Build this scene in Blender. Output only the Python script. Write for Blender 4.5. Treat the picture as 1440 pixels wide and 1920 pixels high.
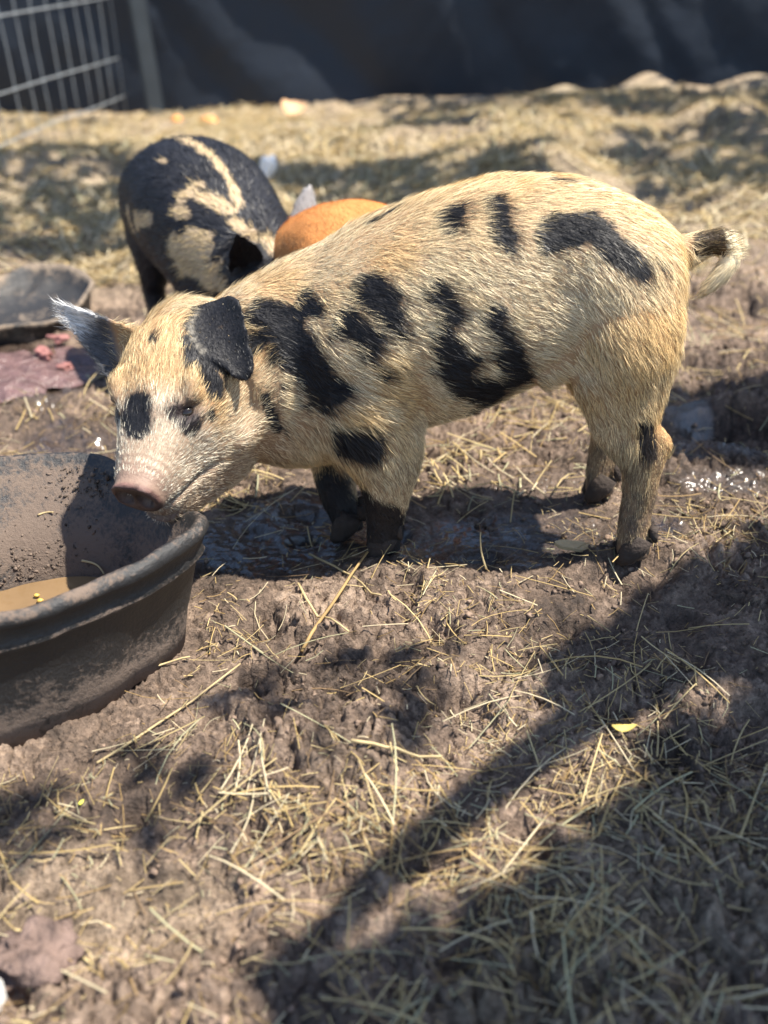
import bpy, bmesh, math, random
import numpy as np
from mathutils import Vector, Matrix
from mathutils.bvhtree import BVHTree

for o in list(bpy.data.objects):
    bpy.data.objects.remove(o, do_unlink=True)
SC = bpy.context.scene
COL = SC.collection
rad = math.radians

# ------------------------------------------------------------------ camera
CAM_H, PITCH, ROLL = 0.75, rad(29), rad(2.7)
F_PX = 1950.0
cd = bpy.data.cameras.new('camera')
cam = bpy.data.objects.new('camera', cd); COL.objects.link(cam)
cd.sensor_fit = 'VERTICAL'; cd.sensor_height = 24.0; cd.sensor_width = 18.0
cd.lens = 24.0 * F_PX / 1920.0
cd.clip_start = 0.02; cd.clip_end = 300
fw = Vector((0, math.cos(PITCH), -math.sin(PITCH)))
up0 = Vector((1, 0, 0)).cross(fw)
rt = Vector((1, 0, 0)) * math.cos(ROLL) - up0 * math.sin(ROLL)
up = up0 * math.cos(ROLL) + Vector((1, 0, 0)) * math.sin(ROLL)
mw = Matrix((rt, up, -fw)).transposed().to_4x4()
mw.translation = Vector((0, 0, CAM_H))
cam.matrix_world = mw
cd.dof.use_dof = True
cd.dof.focus_distance = 1.30
cd.dof.aperture_fstop = 1.85
SC.camera = cam

# ------------------------------------------------------------------ sky + sun
SUN = Vector((0.50, -0.06, 1.0)).normalized()
w = bpy.data.worlds.new('World'); SC.world = w; w.use_nodes = True
nt = w.node_tree
bg = nt.nodes['Background']
sky = nt.nodes.new('ShaderNodeTexSky'); sky.sky_type = 'NISHITA'; sky.sun_disc = False
sky.sun_elevation = math.asin(SUN.z); sky.sun_rotation = math.atan2(SUN.x, SUN.y)
sky.air_density = 1.0; sky.dust_density = 0.6; sky.ozone_density = 1.2
nt.links.new(sky.outputs[0], bg.inputs[0]); bg.inputs[1].default_value = 0.10
sl = bpy.data.lights.new('sun', 'SUN'); sl.energy = 5.0; sl.angle = rad(0.55); sl.color = (1.0, 0.93, 0.82)
so = bpy.data.objects.new('sun', sl); COL.objects.link(so)
so.rotation_euler = SUN.to_track_quat('Z', 'Y').to_euler(); so.location = SUN * 20
vs = SC.view_settings
vs.view_transform = 'Standard'; vs.look = 'None'; vs.exposure = 1.33; vs.gamma = 1.0
SC.render.engine = 'CYCLES'
SC.cycles.use_denoising = True
SC.cycles.max_bounces = 6

RNG = np.random.default_rng(7)

# ------------------------------------------------------------------ helpers
def _hash(ix, iy, iz, seed):
    h = (ix.astype(np.int64) * 374761393 + iy.astype(np.int64) * 668265263 + iz.astype(np.int64) * 2147483647 + seed * 1274126177) & 0xFFFFFFFF
    h = ((h ^ (h >> 13)) * 1274126177) & 0xFFFFFFFF
    h = ((h ^ (h >> 16)) * 2246822519) & 0xFFFFFFFF
    return ((h ^ (h >> 15)) & 0xFFFFFF) / float(0xFFFFFF)

def vnoise(p, scale, seed=0):
    """value noise in -1..1 at points p (N,2 or N,3)"""
    p = np.asarray(p, float) * scale + 1000.37
    if p.shape[1] == 2:
        i = np.floor(p).astype(np.int64); f = p - i; f = f * f * f * (f * (f * 6 - 15) + 10)
        z = np.zeros(len(p), np.int64)
        a = _hash(i[:, 0], i[:, 1], z, seed); b = _hash(i[:, 0] + 1, i[:, 1], z, seed)
        c = _hash(i[:, 0], i[:, 1] + 1, z, seed); d = _hash(i[:, 0] + 1, i[:, 1] + 1, z, seed)
        return ((a * (1 - f[:, 0]) + b * f[:, 0]) * (1 - f[:, 1]) + (c * (1 - f[:, 0]) + d * f[:, 0]) * f[:, 1]) * 2 - 1
    i = np.floor(p).astype(np.int64); f = p - i; f = f * f * (3 - 2 * f)
    out = np.zeros(len(p))
    for dx in (0, 1):
        for dy in (0, 1):
            for dz in (0, 1):
                wgt = (f[:, 0] if dx else 1 - f[:, 0]) * (f[:, 1] if dy else 1 - f[:, 1]) * (f[:, 2] if dz else 1 - f[:, 2])
                out += wgt * _hash(i[:, 0] + dx, i[:, 1] + dy, i[:, 2] + dz, seed)
    return out * 2 - 1

def fbm(p, scale, octv, seed=0, gain=0.5):
    s = 0; a = 1.0
    for k in range(octv):
        s = s + a * vnoise(p, scale * 2.03 ** k, seed + k * 17); a *= gain
    return s

def sstep(a, b, x):
    t = np.clip((x - a) / (b - a), 0, 1)
    return t * t * (3 - 2 * t)

def new_mesh(name, V, faces, mat=None, smooth=False, cols=None, attrs=None):
    me = bpy.data.meshes.new(name)
    V = np.asarray(V, np.float32)
    if isinstance(faces, tuple):                 # (flat loop index array, loop totals array)
        loops, tot = faces
        me.vertices.add(len(V)); me.vertices.foreach_set('co', V.ravel())
        me.loops.add(len(loops)); me.loops.foreach_set('vertex_index', np.asarray(loops, np.int32))
        me.polygons.add(len(tot))
        st = np.concatenate([[0], np.cumsum(tot)[:-1]]).astype(np.int32)
        me.polygons.foreach_set('loop_start', st)
        me.update(calc_edges=True); me.validate()
    else:
        me.from_pydata([tuple(v) for v in V], [], faces)
    if cols is not None:
        ca = me.color_attributes.new('Col', 'FLOAT_COLOR', 'POINT')
        c4 = np.ones((len(V), 4), np.float32); c4[:, :3] = cols
        ca.data.foreach_set('color', c4.ravel())
    for k, a in (attrs or {}).items():
        at = me.attributes.new(k, 'FLOAT', 'POINT'); at.data.foreach_set('value', np.asarray(a, np.float32))
    if smooth:
        me.polygons.foreach_set('use_smooth', np.ones(len(me.polygons), bool))
    if mat: me.materials.append(mat)
    me.update()
    return me

def link(name, me, parent=None, label=None, cat=None, group=None, kind=None, loc=None, rz=None):
    o = bpy.data.objects.new(name, me); COL.objects.link(o)
    if parent: o.parent = parent
    if label: o['label'] = label
    if cat: o['category'] = cat
    if group: o['group'] = group
    if kind: o['kind'] = kind
    if loc is not None: o.location = loc
    if rz is not None: o.rotation_euler = (0, 0, rz)
    return o

def empty(name, loc, rz, label, cat, group=None):
    o = link(name, None, None, label, cat, group, None, loc, rz)
    o.empty_display_size = 0.1
    return o

def catmull(P, n):
    """resample rows of P (control stations) with n samples per span"""
    P = np.asarray(P, float); out = []
    Q = np.vstack([2 * P[0] - P[1], P, 2 * P[-1] - P[-2]])
    for i in range(1, len(Q) - 2):
        for k in range(n):
            t = k / n
            a, b, c, d = Q[i - 1], Q[i], Q[i + 1], Q[i + 2]
            out.append(0.5 * ((2 * b) + (c - a) * t + (2 * a - 5 * b + 4 * c - d) * t * t + (3 * b - a - 3 * c + d) * t ** 3))
    out.append(P[-1]); return np.array(out)

def loft(rings):
    n = len(rings[0]); V = np.vstack(rings); F = []
    for i in range(len(rings) - 1):
        for k in range(n):
            a = i * n + k; b = i * n + (k + 1) % n
            F.append((a, b, b + n, a + n))
    V = np.vstack([V, rings[0].mean(0), rings[-1].mean(0)]); c0 = len(V) - 2; c1 = len(V) - 1
    L = (len(rings) - 1) * n
    for k in range(n):
        F.append((c0, (k + 1) % n, k)); F.append((c1, L + k, L + (k + 1) % n))
    return V, F

def tube(P, R, n=10):
    """tube along 3-D path P with radii R (scalar or (side,up) per point)"""
    P = np.asarray(P, float); T = np.gradient(P, axis=0); T /= np.linalg.norm(T, axis=1)[:, None] + 1e-9
    ref = np.array([0, 0, 1.0]) if abs(T[0, 2]) < 0.9 else np.array([1.0, 0, 0])
    rings = []; th = np.arange(n) / n * 2 * math.pi
    for i in range(len(P)):
        s = np.cross(T[i], ref); s /= np.linalg.norm(s) + 1e-9
        u = np.cross(s, T[i]); ref = u
        r = R[i] if np.ndim(R) else R
        ra, rb = (r if np.ndim(r) else (r, r))
        rings.append(P[i] + np.cos(th)[:, None] * s * ra + np.sin(th)[:, None] * u * rb)
    return loft(rings)

def merge(parts):
    V = []; F = []; o = 0
    for v, f in parts:
        V.append(np.asarray(v, float)); F += [tuple(i + o for i in q) for q in f]; o += len(v)
    return np.vstack(V), F

# ------------------------------------------------------------------ materials
def material(name):
    m = bpy.data.materials.new(name); m.use_nodes = True
    return m, m.node_tree, m.node_tree.nodes['Principled BSDF']

def N(nt, kind, **kw):
    n = nt.nodes.new(kind)
    for k, v in kw.items():
        if k in n.inputs: n.inputs[k].default_value = v
        else: setattr(n, k, v)
    return n

def plain(name, col, rough=0.6, spec=0.4, var=0.25, scale=30, bump=0.2, bscale=120, bdist=0.002):
    """base colour broken up by noise, with fine relief"""
    m, nt, b = material(name)
    tc = N(nt, 'ShaderNodeTexCoord')
    no = N(nt, 'ShaderNodeTexNoise', Scale=scale, Detail=6.0)
    nt.links.new(tc.outputs['Object'], no.inputs['Vector'])
    mx = N(nt, 'ShaderNodeMix', data_type='RGBA')
    nt.links.new(no.outputs[0], mx.inputs['Factor'])
    c = np.array(col)
    mx.inputs[6].default_value = (*np.clip(c * (1 - var), 0, 1), 1); mx.inputs[7].default_value = (*np.clip(c * (1 + var), 0, 1), 1)
    nt.links.new(mx.outputs[2], b.inputs['Base Color'])
    b.inputs['Roughness'].default_value = rough; b.inputs['Specular IOR Level'].default_value = spec
    if bump:
        n2 = N(nt, 'ShaderNodeTexNoise', Scale=bscale, Detail=5.0)
        nt.links.new(tc.outputs['Object'], n2.inputs['Vector'])
        bp = N(nt, 'ShaderNodeBump', Strength=bump, Distance=bdist)
        nt.links.new(n2.outputs[0], bp.inputs['Height']); nt.links.new(bp.outputs[0], b.inputs['Normal'])
    return m

def vcol(name, rough=0.6, spec=0.3, bump=0.0, bscale=300, trans=0.0, bdist=0.002):
    m, nt, b = material(name)
    a = N(nt, 'ShaderNodeVertexColor', layer_name='Col')
    nt.links.new(a.outputs[0], b.inputs['Base Color'])
    b.inputs['Roughness'].default_value = rough; b.inputs['Specular IOR Level'].default_value = spec
    if bump:
        tc = N(nt, 'ShaderNodeTexCoord')
        n2 = N(nt, 'ShaderNodeTexNoise', Scale=bscale, Detail=4.0)
        nt.links.new(tc.outputs['Object'], n2.inputs['Vector'])
        bp = N(nt, 'ShaderNodeBump', Strength=bump, Distance=bdist)
        nt.links.new(n2.outputs[0], bp.inputs['Height']); nt.links.new(bp.outputs[0], b.inputs['Normal'])
    if trans:
        t = N(nt, 'ShaderNodeBsdfTranslucent'); nt.links.new(a.outputs[0], t.inputs[0])
        mx = N(nt, 'ShaderNodeMixShader'); mx.inputs[0].default_value = trans
        nt.links.new(b.outputs[0], mx.inputs[1]); nt.links.new(t.outputs[0], mx.inputs[2])
        nt.links.new(mx.outputs[0], nt.nodes['Material Output'].inputs[0])
    return m

M_SKIN = vcol('pig_skin', 0.6, 0.3, 0.7, 240)
M_COAT = vcol('pig_bristle', 0.42, 0.35, trans=0.12)
M_STRAW = vcol('straw', 0.6, 0.3, trans=0.2)
M_CLOD = vcol('mud_clod', 0.75, 0.25, 0.5, 400)
M_HOOF = plain('hoof_horn', (0.042, 0.032, 0.027), 0.8, 0.25, 0.5, 60, 0.8, 150, 0.004)
M_EYE = plain('eye_dark', (0.012, 0.008, 0.006), 0.12, 0.6, bump=0)

# ground: damp pinkish-brown mud, with 'wet' and 'hay' read from the sheet
def mud_material():
    m, nt, b = material('barnyard_mud')
    tc = N(nt, 'ShaderNodeTexCoord')
    wet = N(nt, 'ShaderNodeAttribute', attribute_name='wet'); hay = N(nt, 'ShaderNodeAttribute', attribute_name='hay')
    n1 = N(nt, 'ShaderNodeTexNoise', Scale=6.0, Detail=9.0, Roughness=0.68)
    n2 = N(nt, 'ShaderNodeTexNoise', Scale=70.0, Detail=6.0, Roughness=0.7)
    n3 = N(nt, 'ShaderNodeTexNoise', Scale=260.0, Detail=4.0)
    for n in (n1, n2, n3): nt.links.new(tc.outputs['Object'], n.inputs['Vector'])
    r1 = N(nt, 'ShaderNodeValToRGB')
    e = r1.color_ramp.elements
    e[0].position = 0.39; e[0].color = (0.06, 0.042, 0.032, 1)
    e[1].position = 0.61; e[1].color = (0.44, 0.325, 0.24, 1)
    x = e.new(0.5); x.color = (0.185, 0.13, 0.095, 1)
    mixn = N(nt, 'ShaderNodeMix', data_type='FLOAT'); mixn.inputs[0].default_value = 0.42
    nt.links.new(n1.outputs[0], mixn.inputs[2]); nt.links.new(n2.outputs[0], mixn.inputs[3])
    nt.links.new(mixn.outputs[0], r1.inputs[0])
    # matted hay
    r2 = N(nt, 'ShaderNodeValToRGB'); e = r2.color_ramp.elements
    e[0].position = 0.35; e[0].color = (0.20, 0.145, 0.08, 1); e[1].position = 0.62; e[1].color = (0.58, 0.475, 0.31, 1)
    nt.links.new(n2.outputs[0], r2.inputs[0])
    mh = N(nt, 'ShaderNodeMix', data_type='RGBA')
    nt.links.new(hay.outputs['Fac'], mh.inputs[0]); nt.links.new(r1.outputs[0], mh.inputs[6]); nt.links.new(r2.outputs[0], mh.inputs[7])
    # water darkens mud
    dk = N(nt, 'ShaderNodeMix', data_type='RGBA', blend_type='MULTIPLY')
    nt.links.new(wet.outputs['Fac'], dk.inputs[0]); nt.links.new(mh.outputs[2], dk.inputs[6]); dk.inputs[7].default_value = (0.36, 0.33, 0.31, 1)
    nt.links.new(dk.outputs[2], b.inputs['Base Color'])
    rr = N(nt, 'ShaderNodeMapRange'); nt.links.new(wet.outputs['Fac'], rr.inputs[0]); rr.inputs[1].default_value = 0.60
    rr.inputs[3].default_value = 0.85; rr.inputs[4].default_value = 0.28
    cw = N(nt, 'ShaderNodeMapRange'); nt.links.new(wet.outputs['Fac'], cw.inputs[0]); cw.inputs[1].default_value = 0.72
    nt.links.new(cw.outputs[0], b.inputs['Coat Weight']); b.inputs['Coat Roughness'].default_value = 0.17
    nt.links.new(rr.outputs[0], b.inputs['Roughness'])
    b.inputs['Specular IOR Level'].default_value = 0.5
    bp = N(nt, 'ShaderNodeBump', Strength=1.0, Distance=0.014); nt.links.new(n2.outputs[0], bp.inputs['Height'])
    bp2 = N(nt, 'ShaderNodeBump', Strength=0.8, Distance=0.004); nt.links.new(n3.outputs[0], bp2.inputs['Height'])
    nt.links.new(bp.outputs[0], bp2.inputs['Normal']); nt.links.new(bp2.outputs[0], b.inputs['Normal'])
    return m
M_MUD = mud_material()

# ------------------------------------------------------------------ ground
PIG_O = (0.141, 1.300); PIG_RZ = math.pi - rad(3)
TUB_C = (-0.44, 1.05)
WALL_Y = 5.88
def wetness(p):
    x, y = p[:, 0], p[:, 1]
    def blob(cx, cy, rx, ry): return 1 - sstep(0.55, 1.15, np.sqrt(((x - cx) / rx) ** 2 + ((y - cy) / ry) ** 2) + 0.28 * vnoise(p, 9, 5))
    wv = np.maximum.reduce([blob(-0.12, 1.33, 0.24, 0.20), 0.85 * blob(0.12, 1.30, 0.28, 0.12), 0.40 * blob(0.56, 1.42, 0.16, 0.05),
                            0.9 * blob(-0.45, 1.62, 0.22, 0.22), 0.95 * blob(-0.78, 2.02, 0.24, 0.24), 0.55 * blob(0.66, 1.66, 0.26, 0.18), 0.75 * blob(0.22, 1.42, 0.16, 0.10),
                            0.45 * blob(-0.30, 0.79, 0.16, 0.08), 0.4 * blob(-0.02, 1.0, 0.2, 0.10)])
    return np.clip(wv + 0.45 * sstep(0.05, 0.6, fbm(p, 7, 3, 77)), 0, 1)

def hayness(p):
    x, y = p[:, 0], p[:, 1]
    far = sstep(2.2, 3.2, y + 0.35 * vnoise(p, 2.2, 3))
    near = 0.30 * (1 - sstep(0.55, 0.95, y)) * sstep(-0.2, 0.5, vnoise(p, 7, 13))
    return np.clip(np.maximum(far * (0.55 + 0.4 * sstep(-0.3, 0.3, fbm(p, 2.3, 3, 31))), near), 0, 1)

def height_big(p):
    x, y = p[:, 0], p[:, 1]
    h = 0.022 * vnoise(p, 4.5, 1) + 0.012 * vnoise(p, 10, 2)
    far = sstep(2.0, 3.4, y)
    h = h + far * (1 - 0.8 * sstep(4.2, 5.4, y)) * (0.02 + 0.055 * vnoise(p, 1.5, 21) + 0.045 * vnoise(p, 3.1, 22) + 0.02 * vnoise(p, 7, 23))
    # bedding heaped in a ridge on the left and along the back
    h = h + 0.07 * np.exp(-(((x + 1.25) / 0.55) ** 2 + ((y - 4.0) / 0.7) ** 2)) + 0.05 * np.exp(-(((x - 0.5) / 1.2) ** 2 + ((y - 4.0) / 0.5) ** 2))
    h = h - 0.02 * sstep(5.2, 5.7, y) * sstep(0, 1, far)
    # level under pigs and tubs
    def flat(cx, cy, r): return 1 - sstep(r * 0.75, r * 1.35, np.sqrt((x - cx) ** 2 + (y - cy) ** 2))
    k = np.maximum.reduce([flat(0.14, 1.30, 0.30), flat(TUB_C[0], TUB_C[1], 0.27), 0.9 * flat(-0.80, 2.43, 0.28), 0.8 * flat(-0.36, 1.9, 0.3), 0.8 * flat(0.02, 1.85, 0.3)])
    h = h * (1 - 0.85 * k)
    for fx, fy in ((0.002, 1.228), (-0.052, 1.288), (0.338, 1.195), (0.33, 1.37)): h = h + 0.016 * np.exp(-(((x - fx) ** 2 + (y - fy) ** 2) / 0.045 ** 2))
    # churned rim of mud just in front of the spotted pig, soft hollow under it
    h = h + 0.016 * np.exp(-(((y - (1.185 + 0.03 * vnoise(p, 5, 9))) / 0.045) ** 2)) * sstep(-0.2, 0.0, x) * (1 - sstep(0.36, 0.5, x))
    h = h - 0.012 * np.exp(-(((x - 0.05) / 0.30) ** 2 + ((y - 1.34) / 0.11) ** 2))
    return h

HOLES = []
_r = np.random.default_rng(21)
for k in range(150):
    HOLES.append((_r.uniform(-0.7, 0.85), _r.uniform(0.45, 2.2), _r.uniform(0.012, 0.036), _r.uniform(0, math.pi), _r.uniform(0.008, 0.022)))
HOLES += [(0.335, 1.165, 0.045, 0.4, 0.035), (0.28, 1.145, 0.03, 1.0, 0.028), (0.62, 1.62, 0.09, 0.2, 0.05), (0.20, 1.05, 0.03, 0.3, 0.022)]

def ground_h(p, fine=True):
    x, y = p[:, 0], p[:, 1]
    h = height_big(p)
    pit = np.zeros(len(p)); rim = np.zeros(len(p))
    for cx, cy, r, a, d in HOLES:                       # trotter prints
        dx = x - cx; dy = y - cy
        msk = (np.abs(dx) < 4 * r) & (np.abs(dy) < 4 * r)
        if not msk.any(): continue
        u = (dx[msk] * math.cos(a) + dy[msk] * math.sin(a)) / (r * 1.35); v = (-dx[msk] * math.sin(a) + dy[msk] * math.cos(a)) / r
        q = np.sqrt(u * u + v * v)
        pit[msk] = np.minimum(pit[msk], -d * (1 - sstep(0.45, 1.1, q))); rim[msk] = np.maximum(rim[msk], 0.25 * d * np.exp(-((q - 1.3) / 0.35) ** 2))
    h = h + pit + rim
    if fine:
        wv = wetness(p)
        rough = (1 - 0.65 * wv)
        wp = p + 0.012 * np.column_stack([vnoise(p, 30, 47), vnoise(p, 30, 48)])
        b1 = 1 - np.abs(vnoise(wp, 19, 41)); b2 = np.abs(vnoise(wp, 43, 42)); b3 = np.abs(vnoise(wp, 92, 43)); b4 = vnoise(p, 190, 46)
        lum = sstep(-0.45, 0.35, vnoise(p, 5.0, 44))
        h = h + rough * (0.30 + 0.70 * lum) * (0.015 * sstep(0.25, 0.75, b1) - 0.018 * (1 - b2) ** 6 + 0.005 * vnoise(wp, 60, 49) - 0.013 * (1 - b3) ** 5 + 0.0056 * b4) - 0.014
        h = h + rough * 0.0030 * vnoise(p, 330, 45)
    return h

def build_ground():
    nr, nc = 760, 660
    ys = np.concatenate([np.linspace(0.28, 0.6, 90)[:-1], np.linspace(0.6, 1.6, 400)[:-1], np.exp(np.linspace(math.log(1.6), math.log(8.0), 250))])
    ys = np.concatenate([[-30, -12, -5, -2.5, -1.2, -0.5, -0.1, 0.12], ys, [8.6, 9.5, 11, 13, 16, 20, 25, 32, 40, 50, 65, 80, 100, 120, 150, 200]])
    nr = len(ys)
    u = np.linspace(-1, 1, nc - 20)
    V = np.zeros((nr, nc, 2))
    ext = np.array([1.15, 1.4, 1.8, 2.6, 4, 7, 12, 25, 60, 150])
    uu = np.concatenate([-ext[::-1], u, ext])
    half = 0.42 + 0.42 * np.clip(ys, 0.2, 9)
    V[:, :, 0] = uu[None, :] * half[:, None]; V[:, :, 1] = ys[:, None]
    P = V.reshape(-1, 2)
    z = ground_h(P)
    V3 = np.column_stack([P, z])
    idx = np.arange(nr * nc).reshape(nr, nc)
    q = np.stack([idx[:-1, :-1], idx[:-1, 1:], idx[1:, 1:], idx[1:, :-1]], -1).reshape(-1, 4)
    me = new_mesh('ground', V3, (q.ravel(), np.full(len(q), 4)), M_MUD, True, attrs={'wet': wetness(P), 'hay': hayness(P)})
    o = link('ground', me, kind='structure', label='churned brown barnyard mud with straw bedding')
    return o
build_ground()

def gz(x, y, fine=True): return float(ground_h(np.array([[x, y]]), fine)[0])

# ------------------------------------------------------------------ straw and clods
def ribbons(P0, dirs, L, W, lift, bend, cols, nseg=3, seed=0, prism=True):
    """straws: 3-sided bent prisms"""
    n = len(P0); r = np.random.default_rng(seed)
    t = np.linspace(0, 1, nseg + 1)
    d = dirs / np.linalg.norm(dirs, axis=1)[:, None]
    side = np.cross(d, [0, 0, 1.0]); side /= np.linalg.norm(side, axis=1)[:, None] + 1e-9
    upv = np.cross(side, d)
    V = np.zeros((n, nseg + 1, 3, 3))
    for k, tk in enumerate(t):
        c = P0 + d * (L * (tk - 0.5))[:, None] + side * (bend * (tk - 0.5) ** 2 * L)[:, None] + upv * (lift * (0.25 - (tk - 0.5) ** 2) * L)[:, None]
        for j in range(3):
            a = j * 2.0944 + 0.5
            V[:, k, j] = c + (side * math.cos(a) + upv * (math.sin(a) * 0.6)) * W[:, None]
    base = (np.arange(n) * (nseg + 1) * 3)[:, None]
    q = []
    for k in range(nseg):
        for j in range(3):
            a = k * 3 + j; b = k * 3 + (j + 1) % 3
            q.append([a, b, b + 3, a + 3])
    q = np.array(q).ravel()[None, :] + base
    C = np.repeat(cols, (nseg + 1) * 3, axis=0)
    return V.reshape(-1, 3), (q.ravel(), np.full(n * nseg * 3, 4)), C

STRAW_PAL = np.array([[0.60, 0.47, 0.24], [0.52, 0.38, 0.17], [0.66, 0.56, 0.37], [0.40, 0.27, 0.12], [0.47, 0.44, 0.27], [0.30, 0.20, 0.11]])
def straw_cols(n, r, w=None, gain=1.0):
    c = STRAW_PAL[r.choice(len(STRAW_PAL), n, p=w if w is not None else [.3, .22, .2, .1, .12, .06])]
    return np.clip(c * r.uniform(0.75, 1.12, (n, 1)) * gain, 0, 0.85)

def in_tub(x, y):
    return (np.hypot(x - TUB_C[0], y - TUB_C[1]) < 0.205) | (np.hypot(x + 0.80, y - 2.43) < 0.24)

def scatter_straw(name, label, n, area, dens, Lr, Wr, seed, zoff=0.003, tilt=0.12, nseg=3, pal=None, gain=1.0):
    r = np.random.default_rng(seed)
    X = []; 
    while sum(len(a) for a in X) < n:
        q = np.column_stack([r.uniform(area[0], area[1], n), r.uniform(area[2], area[3], n)])
        k = (np.abs(q[:, 0]) < 0.34 + 0.50 * q[:, 1]) & (r.random(n) < dens(q)) & ~in_tub(q[:, 0], q[:, 1])
        X.append(q[k])
    q = np.vstack(X)[:n]
    L = r.uniform(0, 1, n) ** 1.7 * (Lr[1] - Lr[0]) + Lr[0]
    a = r.uniform(0, 2 * math.pi, n)
    d = np.column_stack([np.cos(a), np.sin(a)])
    e1 = ground_h(q + d * (L * 0.4)[:, None]); e0 = ground_h(q - d * (L * 0.4)[:, None]); em = ground_h(q)
    slope = (e1 - e0) / (0.8 * L) * 0.8 + r.normal(0, tilt, n)
    z = np.maximum(em, (e0 + e1) / 2) + zoff + np.abs(r.normal(0, 0.004, n))
    V, F, C = ribbons(np.column_stack([q, z]), np.column_stack([d, slope]), L, r.uniform(Wr[0], Wr[1], n), r.normal(0.0, 0.16, n), r.normal(0, 0.10, n) * (1 + 3 * (r.random(n) < 0.15)), straw_cols(n, r, pal, gain), nseg, seed)
    return link(name, new_mesh(name, V, F, M_STRAW, False, C), kind='stuff', label=label, cat='straw')

def d_near(q):
    m = 0.22 + 0.78 * sstep(-0.3, 0.7, fbm(q, 6, 2, 61))
    fore = 1 - sstep(0.55, 0.95, q[:, 1])
    return np.clip((0.35 + 0.65 * fore) * m * (1 - 0.75 * wetness(q)), 0, 1)
def d_mid(q): return np.clip((0.15 + 0.85 * sstep(0.0, 0.5, fbm(q, 5, 2, 62))) * (1 - 0.7 * wetness(q)), 0, 1)
def d_far(q): return np.clip(0.25 + 0.75 * sstep(-0.3, 0.3, fbm(q, 2.3, 3, 31)), 0, 1) * (1 - 0.5 * sstep(5.5, 5.8, q[:, 1]))
scatter_straw('loose_straw', 'loose long straw stalks strewn over the foreground mud', 1150, (-0.9, 1.0, 0.38, 1.45), d_near, (0.022, 0.125), (0.0005, 0.0013), 101, nseg=4)
scatter_straw('straw_bits', 'short broken straw bits trodden into the mud', 13000, (-1.0, 1.0, 0.36, 1.9), d_near, (0.005, 0.030), (0.0003, 0.0009), 102, nseg=2, tilt=0.35, pal=[.22, .22, .14, .2, .1, .12])
scatter_straw('trampled_straw', 'trampled straw on the mud behind the pigs', 5000, (-1.6, 1.6, 1.4, 3.0), d_mid, (0.02, 0.10), (0.0007, 0.002), 103, nseg=3, tilt=0.25)
scatter_straw('bedding_hay', 'pale hay bedding heaped toward the dark tarp', 26000, (-3.2, 3.2, 2.6, 5.9), d_far, (0.03, 0.13), (0.0012, 0.0034), 104, nseg=3, tilt=0.22, pal=[.28, .16, .44, .04, .06, .02], gain=1.08)

def clods():
    n = 3000; r = np.random.default_rng(55)
    q = np.column_stack([r.uniform(-1, 1, n * 4), r.uniform(0.4, 2.1, n * 4)])
    k = (np.abs(q[:, 0]) < 0.32 + 0.46 * q[:, 1]) & (r.random(n * 4) < (1 - 0.8 * wetness(q)) * sstep(-0.5, 0.4, fbm(q, 7, 2, 63))) & ~in_tub(q[:, 0], q[:, 1])
    q = q[k][:n]; n = len(q)
    bm = bmesh.new(); bmesh.ops.create_icosphere(bm, subdivisions=2, radius=1)
    bv = np.array([v.co[:] for v in bm.verts]); bf = np.array([[v.index for v in f.verts] for f in bm.faces]); bm.free()
    s = 0.0012 + 0.0045 * r.random(n) ** 3
    z = ground_h(q)
    V = bv[None] * (s[:, None, None] * r.uniform(0.6, 1.35, (n, 1, 3))) * r.uniform(0.5, 1.4, (n, len(bv), 1))
    V[:, :, 0] += q[:, 0, None]; V[:, :, 1] += q[:, 1, None]; V[:, :, 2] += (z + s * 0.25)[:, None]
    F = (bf[None] + (np.arange(n) * len(bv))[:, None, None]).reshape(-1)
    c = np.array([0.19, 0.135, 0.10]) * r.uniform(0.4, 1.4, (n, 1))
    link('mud_clods', new_mesh('mud_clods', V.reshape(-1, 3), (F, np.full(n * len(bf), 3)), M_CLOD, True, np.repeat(c, len(bv), 0)), kind='stuff', label='crumbs and clods of drying mud', cat='mud')
clods()

# ------------------------------------------------------------------ pigs
def remesh(V, F, voxel, it):
    me = bpy.data.meshes.new('tmp'); me.from_pydata([tuple(v) for v in V], [], F)
    bm = bmesh.new(); bm.from_mesh(me); bmesh.ops.recalc_face_normals(bm, faces=bm.faces); bm.to_mesh(me); bm.free()
    o = bpy.data.objects.new('tmp', me); COL.objects.link(o)
    m = o.modifiers.new('r', 'REMESH'); m.mode = 'VOXEL'; m.voxel_size = voxel; m.adaptivity = 0
    s = o.modifiers.new('s', 'SMOOTH'); s.iterations = it; s.factor = 0.5
    dg = bpy.context.evaluated_depsgraph_get(); ev = o.evaluated_get(dg)
    out = bpy.data.meshes.new_from_object(ev)
    bpy.data.objects.remove(o, do_unlink=True); bpy.data.meshes.remove(me)
    return out

def mesh_arrays(me):
    n = len(me.vertices)
    co = np.zeros(n * 3, np.float32); me.vertices.foreach_get('co', co)
    no = np.zeros(n * 3, np.float32); me.vertices.foreach_get('normal', no)
    me.calc_loop_triangles()
    t = np.zeros(len(me.loop_triangles) * 3, np.int32); me.loop_triangles.foreach_get('vertices', t)
    return co.reshape(-1, 3).astype(float), no.reshape(-1, 3).astype(float), t.reshape(-1, 3)

def ring(c, side, upv, hw, hu, hd, n=28, e=2.25):
    th = np.arange(n) / n * 2 * math.pi
    cx, sx = np.cos(th), np.sin(th)
    x = np.sign(cx) * np.abs(cx) ** (2 / e) * hw
    y = np.sign(sx) * np.abs(sx) ** (2 / e) * np.where(sx > 0, hu, hd)
    return np.asarray(c) + x[:, None] * side + y[:, None] * upv

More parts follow.
